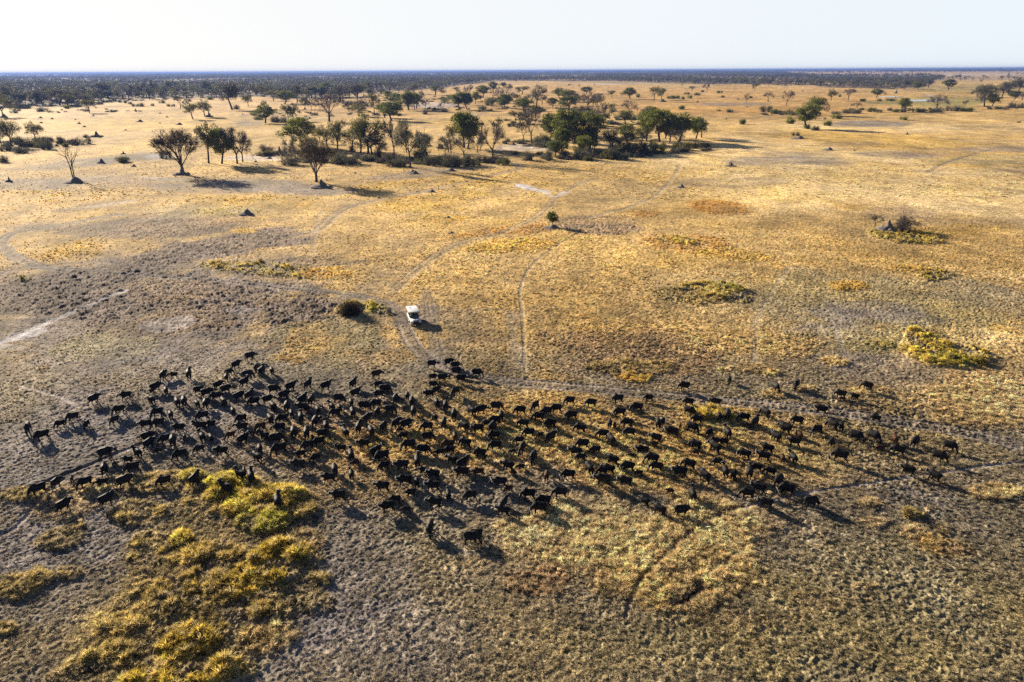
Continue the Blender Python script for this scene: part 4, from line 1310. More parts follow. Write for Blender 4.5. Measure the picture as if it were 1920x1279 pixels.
def grow(rs, mb, p, d, length, r, level, spread, up, tips, kids, curve=0.18):
    """one limb and its branches"""
    n = 3
    pts = [p]
    rad = [r]
    for i in range(n):
        d = d + rs.normal(size=3) * curve + np.array([0, 0, up])
        d = d / np.linalg.norm(d)
        p = p + d * length / n
        pts.append(p)
        rad.append(r * (1 - .45 * (i + 1) / n))
    mb.tube(pts, rad, 7 if r > .12 else 4 if r > .04 else 3, 0, False)
    if level == 0:
        tips.append((p, d))
        return
    k = rs.randint(kids[0], kids[1] + 1)
    ph = rs.uniform(0, 2 * math.pi)
    for j in range(k):
        t = 1.0 if j < 2 else rs.uniform(.35, .95)
        i = min(n - 1, int(t * n))
        q = pts[i] + (pts[i + 1] - pts[i]) * (t * n - i) if t < 1 else pts[-1]
        a = np.cross(d, [0.3, 0.2, 0.9])
        a = a / (np.linalg.norm(a) + 1e-9)
        b = np.cross(d, a)
        an = ph + 2 * math.pi * j / k + rs.uniform(-.4, .4)
        sp = spread * rs.uniform(.6, 1.3)
        nd = d * math.cos(sp) + (a * math.cos(an) + b * math.sin(an)) * math.sin(sp)
        grow(rs, mb, q, nd, length * rs.uniform(.58, .82), r * rs.uniform(.5, .66), level - 1, spread, up, tips, kids, curve)


def make_tree(kind, seed):
    """trunk and crown meshes of a tree about 12 m tall, foot at the origin"""
    rs = np.random.RandomState(seed)
    mb = MB()
    lv = Leaves(seed + 1)
    tips = []
    H = 12.0
    V3 = lambda *a: np.array(a, float)
    if kind in ('vase', 'bare'):
        ht = H * (.20 if kind == 'vase' else .28)
        top = V3(rs.uniform(-.4, .4), rs.uniform(-.4, .4), ht)
        mb.tube([(0, 0, -.3), (0, 0, .25), top * .55, top], [.62, .42, .36, .33], 8, 0, False)
        k = rs.randint(6, 8) if kind == 'vase' else rs.randint(4, 6)
        for j in range(k):
            an = 2 * math.pi * j / k + rs.uniform(-.3, .3)
            tilt = rs.uniform(.25, .75) if kind == 'vase' else rs.uniform(.3, .95)
            d = V3(math.cos(an) * math.sin(tilt), math.sin(an) * math.sin(tilt), math.cos(tilt))
            grow(rs, mb, top - V3(0, 0, rs.uniform(0, ht * .3)), d, H * (.33 if kind == 'vase' else .30), .17, 3, .46, .03 if kind == 'vase' else .0, tips, (3, 4), .10)
        P = np.array([t[0] for t in tips])
        D = np.array([t[1] for t in tips])
        for rep in range(13):
            dd = D + rs.normal(size=D.shape) * .5
            dd /= np.linalg.norm(dd, axis=1)[:, None]
            lv.twigs(P - D * rs.uniform(0, 1.6, (len(P), 1)), dd, 1.2, .030)
        for p in P[rs.rand(len(P)) < (.75 if kind == 'vase' else .22)]:
            lv.blob(p + rs.normal(size=3) * .3, .8, 12 if kind == 'vase' else 8, .14, .8)
        if kind == 'vase':
            for p, d in tips:
                if rs.rand() < .7:
                    lv.blob(p - d * rs.uniform(.6, 2.4), .8, 10, .13, .8)
        mat = M_BROWN if kind == 'vase' else M_TWIG
    elif kind == 'dead':
        for s in (-1, 1):
            grow(rs, mb, V3(s * .3, 0, -.2), V3(s * .22 - .06, rs.uniform(-.1, .1), 1), H * .52, .42, 3, .5, .0, tips, (2, 3), .09)
        P = np.array([t[0] for t in tips])
        D = np.array([t[1] for t in tips])
        for rep in range(4):
            dd = D + rs.normal(size=D.shape) * .5
            dd /= np.linalg.norm(dd, axis=1)[:, None]
            lv.twigs(P, dd, 1.1, .022)
        mat = M_TWIG
    elif kind == 'snag':
        mb.tube([(0, 0, -.2), (.1, 0, 4), (0, .1, 8), (.15, 0, 12)], [.30, .22, .14, .04], 7, 0, True)
        for z, an, L in ((4.5, .3, 1.8), (6.2, 2.6, 1.5), (7.4, 4.4, 1.3), (8.8, 1.4, 1.0), (9.9, 3.6, .8)):
            d = V3(math.cos(an), math.sin(an), .8)
            mb.tube([(0, 0, z), d * L * .5 + V3(0, 0, z), d * L + V3(0, 0, z + .3)], [.08, .05, .015], 4, 0, False)
            lv.twigs([d * L + V3(0, 0, z + .3)] * 5, d + rs.normal(size=(5, 3)) * .5, .6, .02)
        mat = M_TWIG
    else:
        dense = kind == 'green'
        nst = rs.randint(1, 3) if dense else 1
        for sidx in range(nst):
            off = V3(rs.uniform(-.5, .5), rs.uniform(-.5, .5), 0) * (nst - 1)
            ht = H * (rs.uniform(.22, .30) if dense else rs.uniform(.24, .36))
            lean = V3(rs.uniform(-.8, .8), rs.uniform(-.8, .8), 0)
            top = off + lean + V3(0, 0, ht)
            mb.tube([off + V3(0, 0, -.3), off + V3(0, 0, .3), off + lean * .5 + V3(0, 0, ht * .55), top], [.58, .40, .34, .30], 8, 0, False)
            k = rs.randint(4, 6)
            for j in range(k):
                an = 2 * math.pi * j / k + rs.uniform(-.4, .4)
                tilt = rs.uniform(.35, 1.0) if dense else rs.uniform(.45, 1.1)
                d = V3(math.cos(an) * math.sin(tilt), math.sin(an) * math.sin(tilt), math.cos(tilt))
                grow(rs, mb, top - V3(0, 0, rs.uniform(0, .6)), d, H * (.27 if dense else .29), .17, 2, .62, .02, tips, (2, 3) if dense else (3, 4), .14)
        if dense:
            for p, d in tips:
                if rs.rand() < .9:
                    lv.blob(p + V3(0, 0, .2), rs.uniform(.9, 1.5), 62, .24, .75)
            for j in range(46 // nst):
                an = rs.uniform(0, 6.3)
                u = rs.uniform(-1, 1)
                q = rs.uniform(.55, 1.0)
                rr = math.sqrt(1 - u * u) * q * 3.9 * (1.0 if u < 0 else .95)
                lv.blob((rr * math.cos(an) + off[0], rr * math.sin(an) + off[1], H * .55 + u * q * (3.6 if u < 0 else 4.4)), rs.uniform(1.0, 1.7), 74, .26, .75)
            mat = M_GREEN
        else:
            P = np.array([t[0] for t in tips])
            D = np.array([t[1] for t in tips])
            for rep in range(2):
                dd = D + rs.normal(size=D.shape) * .5
                dd /= np.linalg.norm(dd, axis=1)[:, None]
                lv.twigs(P, dd, 1.0, .025)
            for p, d in tips:
                if rs.rand() < .6:
                    lv.blob(p - d * rs.uniform(1.0, 2.6) - V3(0, 0, .3), rs.uniform(.8, 1.3), 36, .20, .7)
                if rs.rand() < .88:
                    lv.blob(p + rs.normal(size=3) * .3 - V3(0, 0, .3), rs.uniform(.9, 1.6), 52, .21, .68)
            mat = M_OLIVE if kind == 'olive' else M_GREY
    trunk = mb.mesh('trunk', (M_BARK_PALE if kind == 'snag' else M_BARK,), True)
    crown = lv.mesh('crown', mat)
    n = len(crown.vertices)
    co = np.empty(n * 3, np.float32)
    crown.vertices.foreach_get('co', co)
    co = co.reshape(-1, 3)
    return trunk, crown, float(np.percentile(co[:, 2], 99.5)), float(np.percentile(np.abs(co[:, :2]), 93) * 2)


def make_shrub(kind, seed):
    """low bush 1 m high and about 2 m wide before scaling"""
    rs = np.random.RandomState(seed)
    lv = Leaves(seed)
    n = 420
    nc = rs.randint(4, 7)
    cx = np.stack([rs.uniform(-.75, .75, nc), rs.uniform(-.75, .75, nc), np.zeros(nc)], 1)
    ch = rs.uniform(.55, 1.0, nc)
    w_ = rs.randint(0, nc, n)
    an = rs.uniform(0, 6.283, n)
    tilt = rs.uniform(0, 1.35, n)
    D = np.stack([np.cos(an) * np.sin(tilt), np.sin(an) * np.sin(tilt), np.cos(tilt) * .9 + .06], 1)
    off = cx[w_] + rs.normal(size=(n, 3)) * [.1, .1, 0]
    lv.twigs(off, D * ch[w_][:, None], .72, .010, .45)
    m2 = rs.randint(0, n, 500)
    Q = off[m2] + D[m2] * (ch[w_[m2]] * rs.uniform(.3, .75, 500))[:, None]
    lv.twigs(Q, D[m2] + rs.normal(size=(500, 3)) * .6, .3, .008, .5)
    for j in range({'twiggy': 6, 'grey': 20, 'olive': 30, 'green': 44, 'round': 0}[kind]):
        k = rs.randint(0, nc)
        a = rs.uniform(0, 6.283)
        rr = math.sqrt(rs.rand()) * .45
        lv.blob((cx[k, 0] + rr * math.cos(a), cx[k, 1] + rr * math.sin(a), .12 + ch[k] * .66 * (1 - 2 * rr * rr) * rs.uniform(.4, 1.1)), rs.uniform(.12, .24), 22, .05, .8)
    if kind == 'round':
        lv = Leaves(seed)
        D = rs.normal(size=(1500, 3))
        D[:, 2] = np.abs(D[:, 2])
        D /= np.linalg.norm(D, axis=1)[:, None]
        lv.twigs(D * [.3, .3, .1], D * [1, 1, .85], .72, .010, .3)
        for j in range(40):
            d_ = rs.normal(size=3)
            d_[2] = abs(d_[2])
            d_ /= np.linalg.norm(d_)
            lv.blob(d_ * [.75, .75, .62] * rs.uniform(.6, 1.0), rs.uniform(.14, .26), 30, .05, .8)
    return lv.mesh('shrub', {'twiggy': M_TWIG, 'grey': M_GREY, 'olive': M_OLIVE, 'green': M_GREEN, 'round': M_BROWN}[kind])


TREES = {k: [make_tree(k, 100 * i + j * 7 + 3) for j in range(n)] for i, (k, n) in enumerate((('vase', 3), ('bare', 4), ('green', 4), ('olive', 4), ('grey', 4), ('dead', 1), ('snag', 1)))}
SHRUBS = {k: [make_shrub(k, 900 + 50 * i + j) for j in range(3)] for i, k in enumerate(('twiggy', 'grey', 'olive', 'green', 'round'))}

# tile origin (the tiles are 4.8 times the photograph, top row y = 120): foot x y, height, width, kind
TREE_LIST = [
    (0, "30 478 190 150 olive;105 740 245 150 olive;14 732 220 110 olive;318 682 155 140 olive;805 440 118 110 olive;1625 402 112 105 olive;1735 497 140 140 olive;1845 477 150 130 olive;668 1040 330 190 dead;1652 990 390 340 vase;1880 892 345 210 olive;"
        "540 372 150 170 grey;110 362 180 170 grey;292 372 92 100 olive;935 305 135 150 grey;740 292 92 110 grey;1160 304 112 120 grey;1250 298 100 90 grey;1372 292 132 140 bare;1560 262 110 120 grey;430 330 110 110 grey;30 330 120 120 grey;1850 270 115 120 grey"),
    (380, "175 897 300 190 green;312 897 310 250 bare;362 882 270 190 bare;1025 1062 370 300 vase;905 742 245 250 green;1055 712 160 110 bare;1215 792 275 230 olive;1425 802 285 220 olive;1492 808 345 270 olive;1725 842 335 200 bare;1870 932 415 210 grey;"
          "1140 518 240 270 bare;565 532 158 155 green;775 512 140 90 olive;812 512 130 90 olive;265 412 232 180 grey;412 382 112 85 olive;925 408 122 85 olive;1700 512 160 210 green;1640 484 130 120 green;1545 442 172 95 olive;1410 472 115 180 olive;740 362 112 150 green;640 334 92 110 olive;"
          "852 352 152 120 grey;962 322 82 100 olive;1110 252 82 100 green;1262 342 152 130 bare;1390 322 142 130 grey;1490 262 92 80 grey;1732 372 102 130 green;1852 418 160 110 green;1908 412 150 90 green;1320 300 110 110 bare;560 300 100 120 olive"),
    (760, "30 417 150 100 green;100 402 132 110 grey;182 402 82 70 bare;490 412 152 140 green;556 412 142 120 green;630 357 102 70 green;460 267 58 80 olive;700 302 102 110 green;790 257 92 75 green;836 332 112 90 bare;880 214 45 60 green;910 292 112 90 bare;900 402 122 130 green;1050 277 72 110 olive;"
          "1180 392 190 180 grey;1060 422 104 150 green;1230 372 92 110 grey;1322 392 82 90 green;1385 312 92 90 green;1460 342 104 170 green;1462 422 122 150 green;1640 417 172 120 bare;1722 392 122 120 grey;1630 272 62 90 green;1800 527 172 140 grey;1860 302 62 80 olive;"
          "530 757 305 210 green;566 767 255 170 green;412 802 232 70 olive;787 872 375 220 bare;185 872 300 60 snag;1065 712 205 120 bare;1135 722 335 190 bare;1300 692 235 180 green;1450 762 335 250 green;1660 762 315 200 green;1535 562 130 120 green;1860 782 235 180 dead;1622 782 195 110 bare;1685 772 92 100 olive;"
          "270 282 92 140 grey;80 272 102 110 grey;575 302 112 90 bare;320 432 80 50 bare"),
    (1140, "200 317 98 105 green;415 322 112 85 olive;482 342 122 85 olive;755 252 52 60 bare;890 247 72 70 bare;1320 242 66 55 olive;1245 348 84 45 bare;1440 332 88 80 bare;1605 372 128 95 bare;190 452 122 125 bare;30 462 105 90 olive;1780 582 205 190 green;1865 462 155 160 green;"
           "345 692 255 160 green;462 702 275 220 green;640 702 250 200 green;792 672 185 150 green;842 662 155 130 grey;345 682 130 90 olive;560 690 190 120 olive"),
    (1520, "182 332 102 80 olive;336 327 104 95 bare;590 302 74 90 green;415 402 54 90 bare;835 432 118 100 green;1135 402 125 180 bare;1560 387 192 160 grey;1632 382 104 115 green;1500 302 112 95 grey;1830 322 74 150 green;1720 302 132 120 grey;1860 262 122 120 grey;1390 382 54 50 bare;1240 232 88 95 green;965 232 64 70 green;"
           "1780 270 120 110 grey;1600 300 100 100 olive;1900 330 80 90 grey;1060 215 70 80 grey;840 225 80 90 grey"),
]
SHRUB_LIST = [
    (0, "210 745 200 90 grey;350 735 250 85 grey;430 765 120 90 grey;740 722 140 62 grey;790 662 70 32 twiggy;540 722 80 62 twiggy;1100 885 200 58 olive;30 885 110 60 grey;1492 845 90 80 grey;210 402 200 50 grey;380 427 130 40 grey;590 402 80 34 green;130 442 70 30 grey;990 347 40 26 grey;1035 337 40 26 green;1080 347 40 26 grey;1120 352 44 24 green;"
        "1220 382 52 26 grey;1270 384 50 36 grey;1376 378 34 24 grey;1540 383 62 26 grey;1460 353 62 26 grey;1170 363 40 24 grey;1700 337 50 24 grey;1895 322 45 32 green;700 385 60 26 grey;900 365 60 30 grey;180 800 150 50 grey;60 780 120 60 grey"),
    (380, "590 785 140 64 twiggy;770 785 130 66 twiggy;770 910 200 104 grey;1220 900 170 100 grey;1350 900 160 80 grey;1470 870 140 56 grey;1560 835 92 100 twiggy;1330 795 90 62 twiggy;1690 915 150 90 twiggy;1790 920 140 80 grey;310 407 72 40 grey;640 524 120 60 twiggy;700 524 100 56 twiggy;500 502 92 36 grey;1400 374 150 50 grey;70 322 42 22 green;1500 385 80 40 grey;1240 880 90 60 grey;1620 890 110 50 twiggy"),
    (760, "120 855 150 100 green;250 910 140 100 grey;400 925 160 130 grey;510 920 150 120 grey;600 915 150 100 grey;690 880 90 60 grey;870 905 115 74 olive;1110 865 120 84 grey;1290 865 120 104 grey;1250 745 210 62 grey;1220 695 130 70 olive;1430 835 100 60 grey;1600 855 180 104 grey;1040 715 110 42 grey;1800 850 110 90 olive;1870 855 110 110 grey;690 412 80 32 grey;750 374 120 60 grey;"
          "1560 432 110 60 grey;1640 434 110 56 grey;350 433 90 32 grey;180 453 62 46 grey;1840 543 100 42 grey;1475 193 26 13 green;1560 200 20 10 green;1705 190 20 10 green;560 610 60 30 twiggy;980 815 60 40 twiggy;330 760 70 50 twiggy"),
    (1140, "280 302 70 36 green;560 314 90 32 green;610 312 70 30 green;665 320 42 28 green;740 312 45 34 green;710 272 45 20 grey;1000 263 56 26 green;1035 303 50 20 grey;850 253 52 18 grey;1290 308 36 20 green;650 410 98 40 green;1000 427 36 20 green;1110 437 70 36 twiggy;1420 433 112 60 grey;1480 448 90 46 green;1530 448 70 40 green;1620 452 140 46 grey;1200 543 72 56 green;"
           "1635 538 90 56 green;1810 583 82 42 green;1870 598 62 42 grey;1690 645 70 36 twiggy;180 795 130 90 olive;280 795 120 110 olive;400 795 130 110 olive;490 790 110 100 olive;600 790 120 90 olive;700 775 140 80 olive;770 760 90 60 olive;50 855 110 80 grey;140 860 110 70 grey;30 543 82 30 grey;120 503 120 40 grey;200 500 100 40 grey;800 283 62 26 grey;1100 905 40 26 twiggy"),
    (1520, "330 445 100 42 grey;410 445 100 40 grey;470 338 62 30 green;260 298 30 25 grey;610 333 52 20 green;540 433 72 46 green;610 438 52 30 grey;740 433 82 26 green;840 434 62 52 twiggy;960 434 110 40 green;1050 434 100 40 grey;1140 433 110 46 grey;1270 424 110 52 grey;1350 424 90 46 green;1430 428 110 40 green;240 494 92 42 green;155 558 76 50 green;840 505 62 36 green;35 598 62 40 grey;720 333 82 26 green;1700 408 100 30 green;1820 393 80 50 grey;1890 400 70 46 grey;220 453 100 30 grey;1870 528 32 16 green"),
]
NOUN = {'vase': 'fan-shaped brown tree', 'bare': 'bare grey-brown tree', 'green': 'dense green tree', 'olive': 'open olive tree', 'grey': 'grey-green tree', 'dead': 'leafless dead tree', 'snag': 'bare dead trunk'}
SNOUN = {'twiggy': 'twiggy bare shrub', 'grey': 'grey-green shrub', 'olive': 'olive shrub', 'green': 'dark green shrub', 'round': 'round dark shrub'}


def band(x, y):
    """where a plant stands on the plain, in words"""
    cols = ((110, 'at the far left'), (250, 'left of the fan-shaped tree'), (420, 'by the left fan-shaped tree'), (560, 'left of the near fan-shaped tree'), (690, 'behind the near fan-shaped tree'), (800, 'at the left grove'), (930, 'at the paired green trees'), (1060, 'at the middle grove'), (1180, "at middle grove's right side"), (1340, 'at the right green grove'), (1480, 'right of the right grove'), (1620, 'by the big right pair'), (1760, 'near the blue pools'), (1990, 'at the far right'))
    col = [c for b, c in cols if x < b][0]
    row = 'near' if y > 290 else 'middle' if y > 245 else 'far' if y > 205 else 'farther' if y > 178 else 'distant'
    return row, col


plants = []
prng = random.Random(11)
for x0, txt in TREE_LIST:
    for it in txt.split(';'):
        if not it.strip():
            continue
        f = it.split()
        plants.append(dict(t='tree', px=x0 + float(f[0]) / 4.8, py=120 + float(f[1]) / 4.8, h=float(f[2]) / 4.8, w=float(f[3]) / 4.8, k=f[4]))
for x0, txt in SHRUB_LIST:
    for it in txt.split(';'):
        if not it.strip():
            continue
        f = it.split()
        plants.append(dict(t='shrub', px=x0 + float(f[0]) / 4.8, py=120 + float(f[1]) / 4.8, h=float(f[3]) / 4.8, w=float(f[2]) / 4.8, k=f[4]))
for f in ((1035, 424, 27, 21, 'green', 'tree'), (1640, 424, 22, 24, 'bare', 'tree'), (1697, 434, 40, 32, 'twiggy', 'shrub'), (657, 588, 46, 34, 'round', 'shrub'), (1697, 432, 24, 40, 'bare', 'tree')):
    plants.append(dict(t=f[5], px=f[0], py=f[1], h=f[2] if f[5] == 'tree' else f[3], w=f[3] if f[5] == 'tree' else f[2], k=f[4]))

# smaller trees that fill the groves
fr = random.Random(77)
for cx, cy, rx, ry, nf, kinds in ((820, 290, 120, 8, 7, ('bare', 'olive', 'grey')), (620, 288, 90, 8, 6, ('bare', 'olive', 'grey')), (1110, 284, 110, 12, 10, ('bare', 'grey', 'olive', 'green')), (1245, 268, 85, 8, 6, ('bare', 'olive', 'green')),
                                  (1090, 228, 140, 12, 14, ('green', 'bare', 'grey', 'bare', 'olive')), (1010, 196, 140, 10, 12, ('green', 'grey', 'olive')), (860, 190, 160, 8, 14, ('grey', 'green', 'olive')), (640, 205, 150, 6, 8, ('grey', 'bare', 'olive')), (420, 262, 40, 4, 2, ('bare',))):
    for k in range(nf):
        a = fr.uniform(0, 6.283)
        q = math.sqrt(fr.random())
        gx_, gy_ = cx + rx * q * math.cos(a), cy + ry * q * math.sin(a)
        hh = fr.uniform(7.5, 13) * px_per_m(*ground_at(gx_, gy_))
        plants.append(dict(t='tree', px=gx_, py=gy_, h=hh, w=hh * fr.uniform(.75, 1.15), k=fr.choice(kinds)))

# ------------------------------------------------------------------ the wood: the nearest trees one by one, the rest as one mass
rs = np.random.RandomState(5)
cand = []
NW = 200000
Ys = 650.0 + (9500.0 - 650.0) * rs.rand(NW) ** 0.62
Xs = (rs.rand(NW) * 2 - 1) * Ys * 0.86
wpx, wpy = pixel_of(Xs, Ys)
tilt_fix = 0
inw = (wpy < wood_edge(wpx) - 0.3 + (fbm(Xs / 200, Ys / 200, 7, 3) - .5) * 4) & (wpy > wood_top(wpx))
dens = fbm(Xs / 260.0, Ys / 500.0, 15, 4)
thick_ = 0.9 - sstep(0.48, 0.60, dens) * 0.88
thick_ = np.where((wpy > wood_edge(wpx) - 5), np.maximum(thick_, .75), thick_)
keepn = rs.rand(NW) < thick_ * np.clip(0.25 + 900.0 / Ys * 0.5, 0, 1)
sel = np.nonzero(inw & keepn & (np.abs(wpx - 960) < 1150))[0]
sel = sel[np.argsort(np.hypot(Xs[sel], Ys[sel]))]
# keep clear of the trees listed by hand
hx = np.array([ground_at(p['px'], p['py']) for p in plants if p['t'] == 'tree'])
ok = [i for i in sel if np.min((hx[:, 0] - Xs[i]) ** 2 + (hx[:, 1] - Ys[i]) ** 2) > 100]
n_hand = sum(p['t'] == 'tree' for p in plants)
for i in ok:
    if len(cand) >= 300 - n_hand:
        break
    if 0 <= wpx[i] <= 1920:
        ppm = px_per_m(Xs[i], Ys[i])
        hh = rs.uniform(10, 20)
        cand.append(i)
        plants.append(dict(t='tree', px=wpx[i], py=wpy[i], h=hh * ppm, w=hh * ppm * rs.uniform(.7, 1.15), k=rs.choice(['grey', 'grey', 'bare', 'olive', 'green'])))
taken = set(cand)
rest = np.array([i for i in ok if i not in taken])

for p in plants:
    p['X'], p['Y'] = ground_at(p['px'], p['py'])
PZ = z_at([p['X'] for p in plants], [p['Y'] for p in plants])
for p in plants:
    row, col = band(p['px'], p['py'])
    m = p['h'] / px_per_m(p['X'], p['Y'])
    if p['t'] == 'tree':
        size = 'tall ' if m > 14.5 else 'small ' if m < 8 else ''
        p['look'] = size + NOUN[p['k']]
        p['zone'] = {'near': 'in near row ', 'middle': 'in middle rows ', 'far': 'on far plain ', 'farther': "at wood's edge ", 'distant': 'in distant wood '}[row] + col
    else:
        wide = p['w'] / px_per_m(p['X'], p['Y'])
        size = 'wide ' if wide > 14 else 'small ' if wide < 6 else ''
        p['look'] = size + SNOUN[p['k']]
        p['zone'] = {'near': 'in the near row ', 'middle': 'in the middle rows ', 'far': 'on the far plain ', 'farther': "at the wood's edge ", 'distant': 'on the distant plain '}[row] + col
single_out(plants)
hand = {(1035, 424): 'small round green tree standing alone on a mound in mid plain', (657, 588): 'round dark shrub beside yellow grass left of the white vehicle', (1640, 424): 'small bare tree left of the termite mound on the right plain', (1697, 434): 'twiggy shrub right of the termite mound on the right plain', (1697, 432): 'small bare tree right of the termite mound on right plain'}
for p, z in zip(plants, PZ):
    ppm = px_per_m(p['X'], p['Y'])
    if (p['px'], p['py']) in hand:
        p['label'] = hand[(p['px'], p['py'])]
    H = p['h'] / ppm
    W = p['w'] / ppm
    if p['t'] == 'tree':
        tr, cr, th, tw = prng.choice(TREES[p['k']])
        root = empty('tree', (p['X'], p['Y'], z), prng.uniform(0, 6.28) if p['k'] != 'dead' else 0.2)
        sxy = W / tw
        sz = H / th
        sxy = min(max(sxy, sz * .5), sz * 1.9)
        root.scale = (sxy, sxy, sz)
        link('trunk', tr, root)
        link('crown', cr, root)
        tag(root, p['label'], 'tree', 'trees on the plain and along the wood')
    else:
        o = link('shrub', prng.choice(SHRUBS[p['k']]))
        o.location = (p['X'], p['Y'], z - .05)
        o.rotation_euler = (0, 0, prng.uniform(0, 6.28))
        o.scale = (W / 2.1, min(W / 2.1, 4.5), H / .85)
        tag(o, p['label'], 'shrub', 'shrubs on the plain')
for p in plants:
    if len(p['label'].split()) > 16:
        print('LONG', p['label'])
print('trees', sum(p['t'] == 'tree' for p in plants), 'shrubs', sum(p['t'] == 'shrub' for p in plants), 'wood', len(rest))


def scatter(name, P, scale, rotz, idx, tint, protos_, mats_note=None):
    """one object: meshes set on points by geometry nodes (for what nobody could count)"""
    coll = bpy.data.collections.new(name + '_shapes')
    for k, me in enumerate(protos_):
        po = bpy.data.objects.new('%s_shape_%03d' % (name, k), me)
        coll.objects.link(po)
    me = bpy.data.meshes.new(name)
    me.vertices.add(len(P))
    me.vertices.foreach_set('co', np.asarray(P, np.float32).ravel())
    for an, typ, dat, key in (('size', 'FLOAT_VECTOR', scale, 'vector'), ('turn', 'FLOAT_VECTOR', rotz, 'vector'), ('pick', 'INT', idx, 'value'), ('tint', 'FLOAT_COLOR', tint, 'color')):
        a = me.attributes.new(an, typ, 'POINT')
        a.data.foreach_set(key, np.asarray(dat, np.int32 if typ == 'INT' else np.float32).ravel())
    o = link(name, me)
    ng = bpy.data.node_groups.new(name + '_scatter', 'GeometryNodeTree')
    ng.interface.new_socket('Geometry', in_out='INPUT', socket_type='NodeSocketGeometry')
    ng.interface.new_socket('Geometry', in_out='OUTPUT', socket_type='NodeSocketGeometry')
    N = ng.nodes
    gi = N.new('NodeGroupInput')
    go = N.new('NodeGroupOutput')
    ci = N.new('GeometryNodeCollectionInfo')
    ci.inputs['Collection'].default_value = coll
    ci.inputs['Separate Children'].default_value = True
    ci.inputs['Reset Children'].default_value = True
    ip = N.new('GeometryNodeInstanceOnPoints')
    ip.inputs['Pick Instance'].default_value = True

    def attr(nm, typ):
        n = N.new('GeometryNodeInputNamedAttribute')
        n.data_type = typ
        n.inputs['Name'].default_value = nm
        return n.outputs['Attribute']
    L = ng.links
    L.new(gi.outputs[0], ip.inputs['Points'])
    L.new(ci.outputs[0], ip.inputs['Instance'])
    L.new(attr('pick', 'INT'), ip.inputs['Instance Index'])
    e2r = N.new('FunctionNodeEulerToRotation')
    L.new(attr('turn', 'FLOAT_VECTOR'), e2r.inputs[0])
    L.new(e2r.outputs[0], ip.inputs['Rotation'])
    L.new(attr('size', 'FLOAT_VECTOR'), ip.inputs['Scale'])
    L.new(ip.outputs[0], go.inputs[0])
    md = o.modifiers.new('scatter', 'NODES')
    md.node_group = ng
    tag(o, kind='stuff')
    return o


def wood_tree_mesh(kind, seed):
    """a simpler tree for the mass of the wood, 1 m tall"""
    tr, cr, th, tw = make_far_tree(kind, seed)
    return tr


def make_far_tree(kind, seed):
    rs_ = np.random.RandomState(seed)
    mb = MB()
    lv = Leaves(seed)
    mb.tube([(0, 0, -.05), (rs_.uniform(-.03, .03), 0, .25), (rs_.uniform(-.06, .06), 0, .5)], [.035, .028, .02], 5, 0, False)
    for j in range(5):
        a = rs_.uniform(0, 6.28)
        mb.tube([(0, 0, .28), (.16 * math.cos(a), .16 * math.sin(a), .5), (.3 * math.cos(a), .3 * math.sin(a), .74)], [.02, .014, .006], 4, 0, False)
    dense = kind == 'green'
    for j in range(13):
        a = rs_.uniform(0, 6.28)
        rr = math.sqrt(rs_.rand()) * .36
        lv.blob((rr * math.cos(a), rr * math.sin(a), .58 + rs_.uniform(-.20, .28) * (1 - (rr / .5) ** 2)), rs_.uniform(.10, .18), 22 if dense else 18, .040, .75)
    V = np.concatenate(lv.V)
    nv = mb.n
    F4 = np.concatenate(mb.f4)
    FL = np.arange(len(V)).reshape(-1, 4) + nv
    shade = np.concatenate([np.full(nv, .5), np.concatenate(lv.S)])
    me = mesh_np('wood_tree', np.concatenate(mb.v + [V]), np.concatenate([F4, FL]), (M_BARK, {'green': M_GREEN, 'grey': M_GREY, 'bare': M_TWIG, 'olive': M_OLIVE}[kind]), False, {'shade': ('FLOAT', shade)}, [0] * len(F4) + [1] * len(FL))
    return me, None, 1, 1


